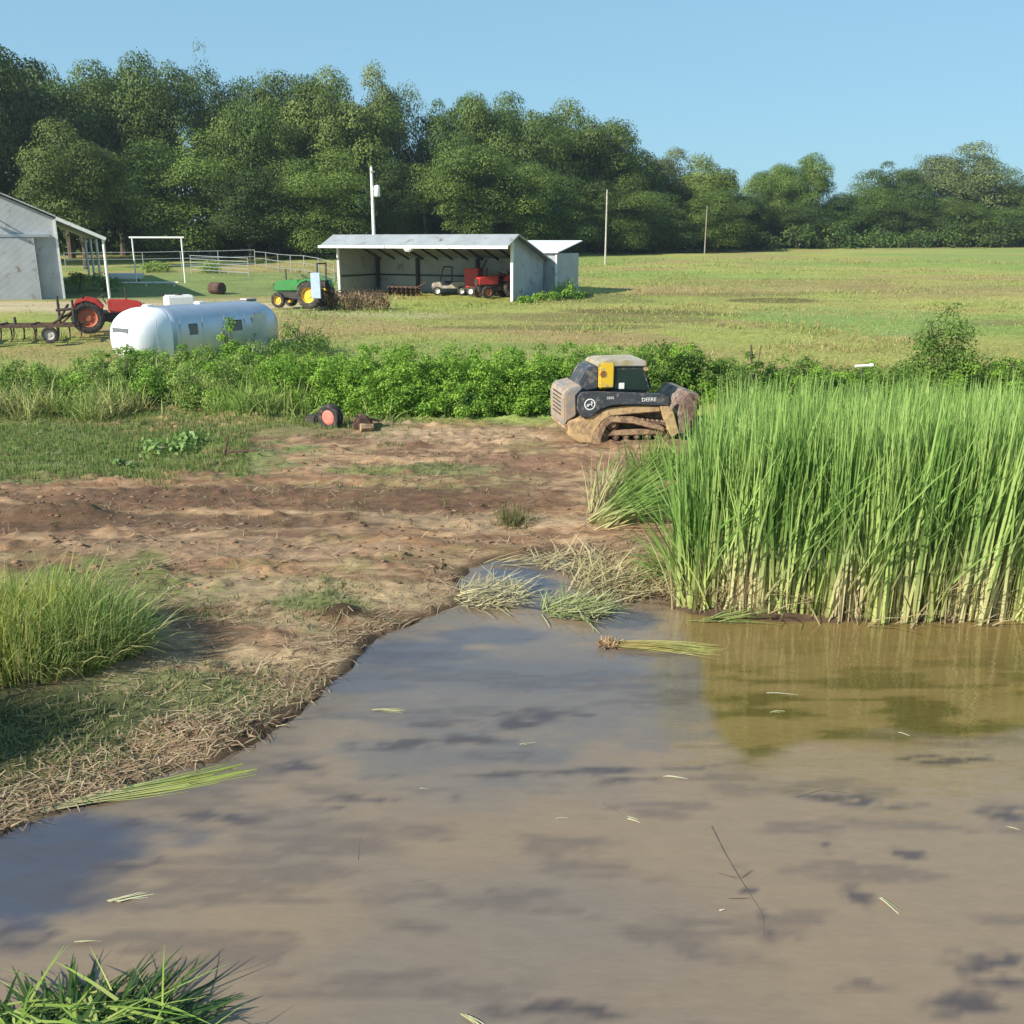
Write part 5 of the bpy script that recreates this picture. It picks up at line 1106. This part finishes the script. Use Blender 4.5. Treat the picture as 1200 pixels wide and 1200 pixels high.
mat_pile('reed_bundle', 'bright yellow-green reed bundle with brown root end floating below the tall stand', 'reed bundle', 722, 757, 120, .10, .06, (.7, 1.35), -.06, .07, ((.42, .30, .14), (.5, .44, .16)), ((.42, .44, .13), (.56, .54, .2)), 5, lean=(1.5, 1.58), w=(.015, .03), hgt=.09)
mat_pile('root_ball', 'brown root end of the floating reed bundle', 'roots', 712, 757, 120, .13, .09, (.05, .16), 0, 3, ((.3, .17, .09), (.45, .3, .18)), ((.3, .2, .1), (.45, .3, .18)), 6, lean=(.4, 1.5), hgt=.08)
mat_pile('reed_bundle', 'long bright green reed bundle lying along the left shoreline', 'reed bundle', 40, 952, 60, .08, .04, (1.2, 2.0), .42, .05, ((.40, .38, .24), (.5, .46, .3)), ((.26, .36, .04), (.42, .48, .08)), 7, lean=(1.54, 1.58), w=(.015, .028), hgt=.06)
mat_pile('floating_leaf', 'thin green reed piece floating just below the right stand edge', 'reed piece', 835, 728, 34, .35, .06, (.3, .8), .02, .12, ((.2, .24, .08), (.34, .34, .14)), GT, 8)
small = [
 (440, 831, .30, .05, 'yellow-green reed scrap floating off the left bank', 14), (612, 871, .12, .3, 'small yellowish reed scrap in mid pond', 5), (898, 812, .42, .0, 'long pale straw on the olive water right of centre', 2),
 (905, 833, .14, .1, 'short bright leaf scrap just below the long pale straw', 4), (1056, 858, .10, -.5, 'short white leaf scrap lower right of the olive water', 2), (1031, 1052, .22, -1.1, 'upright-pointing green and white leaf in the lower right water', 3),
 (654, 958, .12, .0, 'tiny white straw in the middle of the pond', 1), (737, 957, .12, -.4, 'yellow brown leaf scrap right of the tiny white straw', 4), (491, 923, .07, .2, 'white flake left of the pond middle', 2), (130, 1056, .26, .45, 'yellow straw piece above the cut cattail heap', 7),
 (92, 1104, .16, .1, 'pale straw just above the cut cattail heap', 2), (543, 1188, .16, -.6, 'yellow and white straw at the bottom edge centre', 4), (780, 909, .22, .0, 'pale thin straw among the dark silt streaks', 2), (1185, 968, .10, -.5, 'white leaf tip near the right edge of the water', 2), (836, 1066, .05, .3, 'single white fleck near the sunken twig', 1), (1180, 722, .5, -.1, 'bleached stalk leaning into the water at the right edge', 5)]
for i, (px, py, L_, ang, lab, n_) in enumerate(small):
    mat_pile('floating_leaf' , lab, 'reed piece', px, py, n_, .05, .02, (L_ * .7, L_ * 1.1), ang, .1, ((.45, .42, .2), (.62, .6, .42)), ((.5, .5, .18), (.66, .64, .45)), 20 + i, lean=(1.55, 1.58), w=(.010, .02), hgt=.01)
M['twig'] = mat('wet_black_twig', (.075, .058, .048), .5, noise=.3)
def twig(name, label, pts, r, side=()):
    P = [Vector((*onz(a, b_, 0), .0)) for a, b_ in pts]; o_ = P[0].copy(); mb = MB(); P = [p - o_ for p in P]; r *= .62; o_.z -= .003
    for i, (a, b_) in enumerate(zip(P[:-1], P[1:])): mb.bar(a, b_, r * (1 - .6 * i / len(P)), r * (1 - .6 * (i + 1) / len(P)), 6)
    for (i, dx, dy) in side: mb.bar(P[i], P[i] + Vector((dx, dy, .02)), r * .5, r * .2, 5)
    o = mb.build(name, M['twig']); o.location = o_; tag(o, label, 'twig')
twig('sunken_twig', 'long dark twig breaking the surface in the lower right water', [(834, 968), (850, 1000), (868, 1030), (882, 1052), (895, 1072), (896, 1098)], .012, ((2, .12, .1), (3, -.2, -.03), (2, -.18, .06)))
twig('sunken_twig', 'dark curved twig under the right part of the pond, pointing left', [(932, 935), (965, 925), (1010, 920)], .010, ((1, .2, -.08),))
twig('sunken_twig', 'thin dark twig in the left middle of the pond', [(482, 1033), (520, 1029), (560, 1021)], .007)
twig('sunken_twig', 'short dark stub standing in the water left of centre', [(420, 1008), (421, 990), (428, 960)], .008)
twig('sunken_twig', 'dark twig trailing right of the cut cattail heap', [(262, 1145), (300, 1132), (330, 1118), (400, 1080)], .008)
twig('sunken_twig', 'short dark twig beside the yellow brown leaf scrap', [(706, 941), (722, 950), (733, 956)], .010)

# ---------------------------------------------------------------- air
hm = bpy.data.materials.new('summer_haze'); hm.use_nodes = True; n = hm.node_tree; n.nodes.remove(n.nodes['Principled BSDF'])
pv = n.nodes.new('ShaderNodeVolumePrincipled'); pv.inputs['Color'].default_value = (.80, .90, 1.0, 1); pv.inputs['Density'].default_value = .0003; pv.inputs['Anisotropy'].default_value = .3
n.links.new(pv.outputs[0], n.nodes['Material Output'].inputs['Volume'])
mb = MB(); mb.box((0, 550, 19.5), (3100, 2100, 45)); o = mb.build('haze', hm); tag(o, 'thin summer haze over the whole meadow', None, kind='stuff')
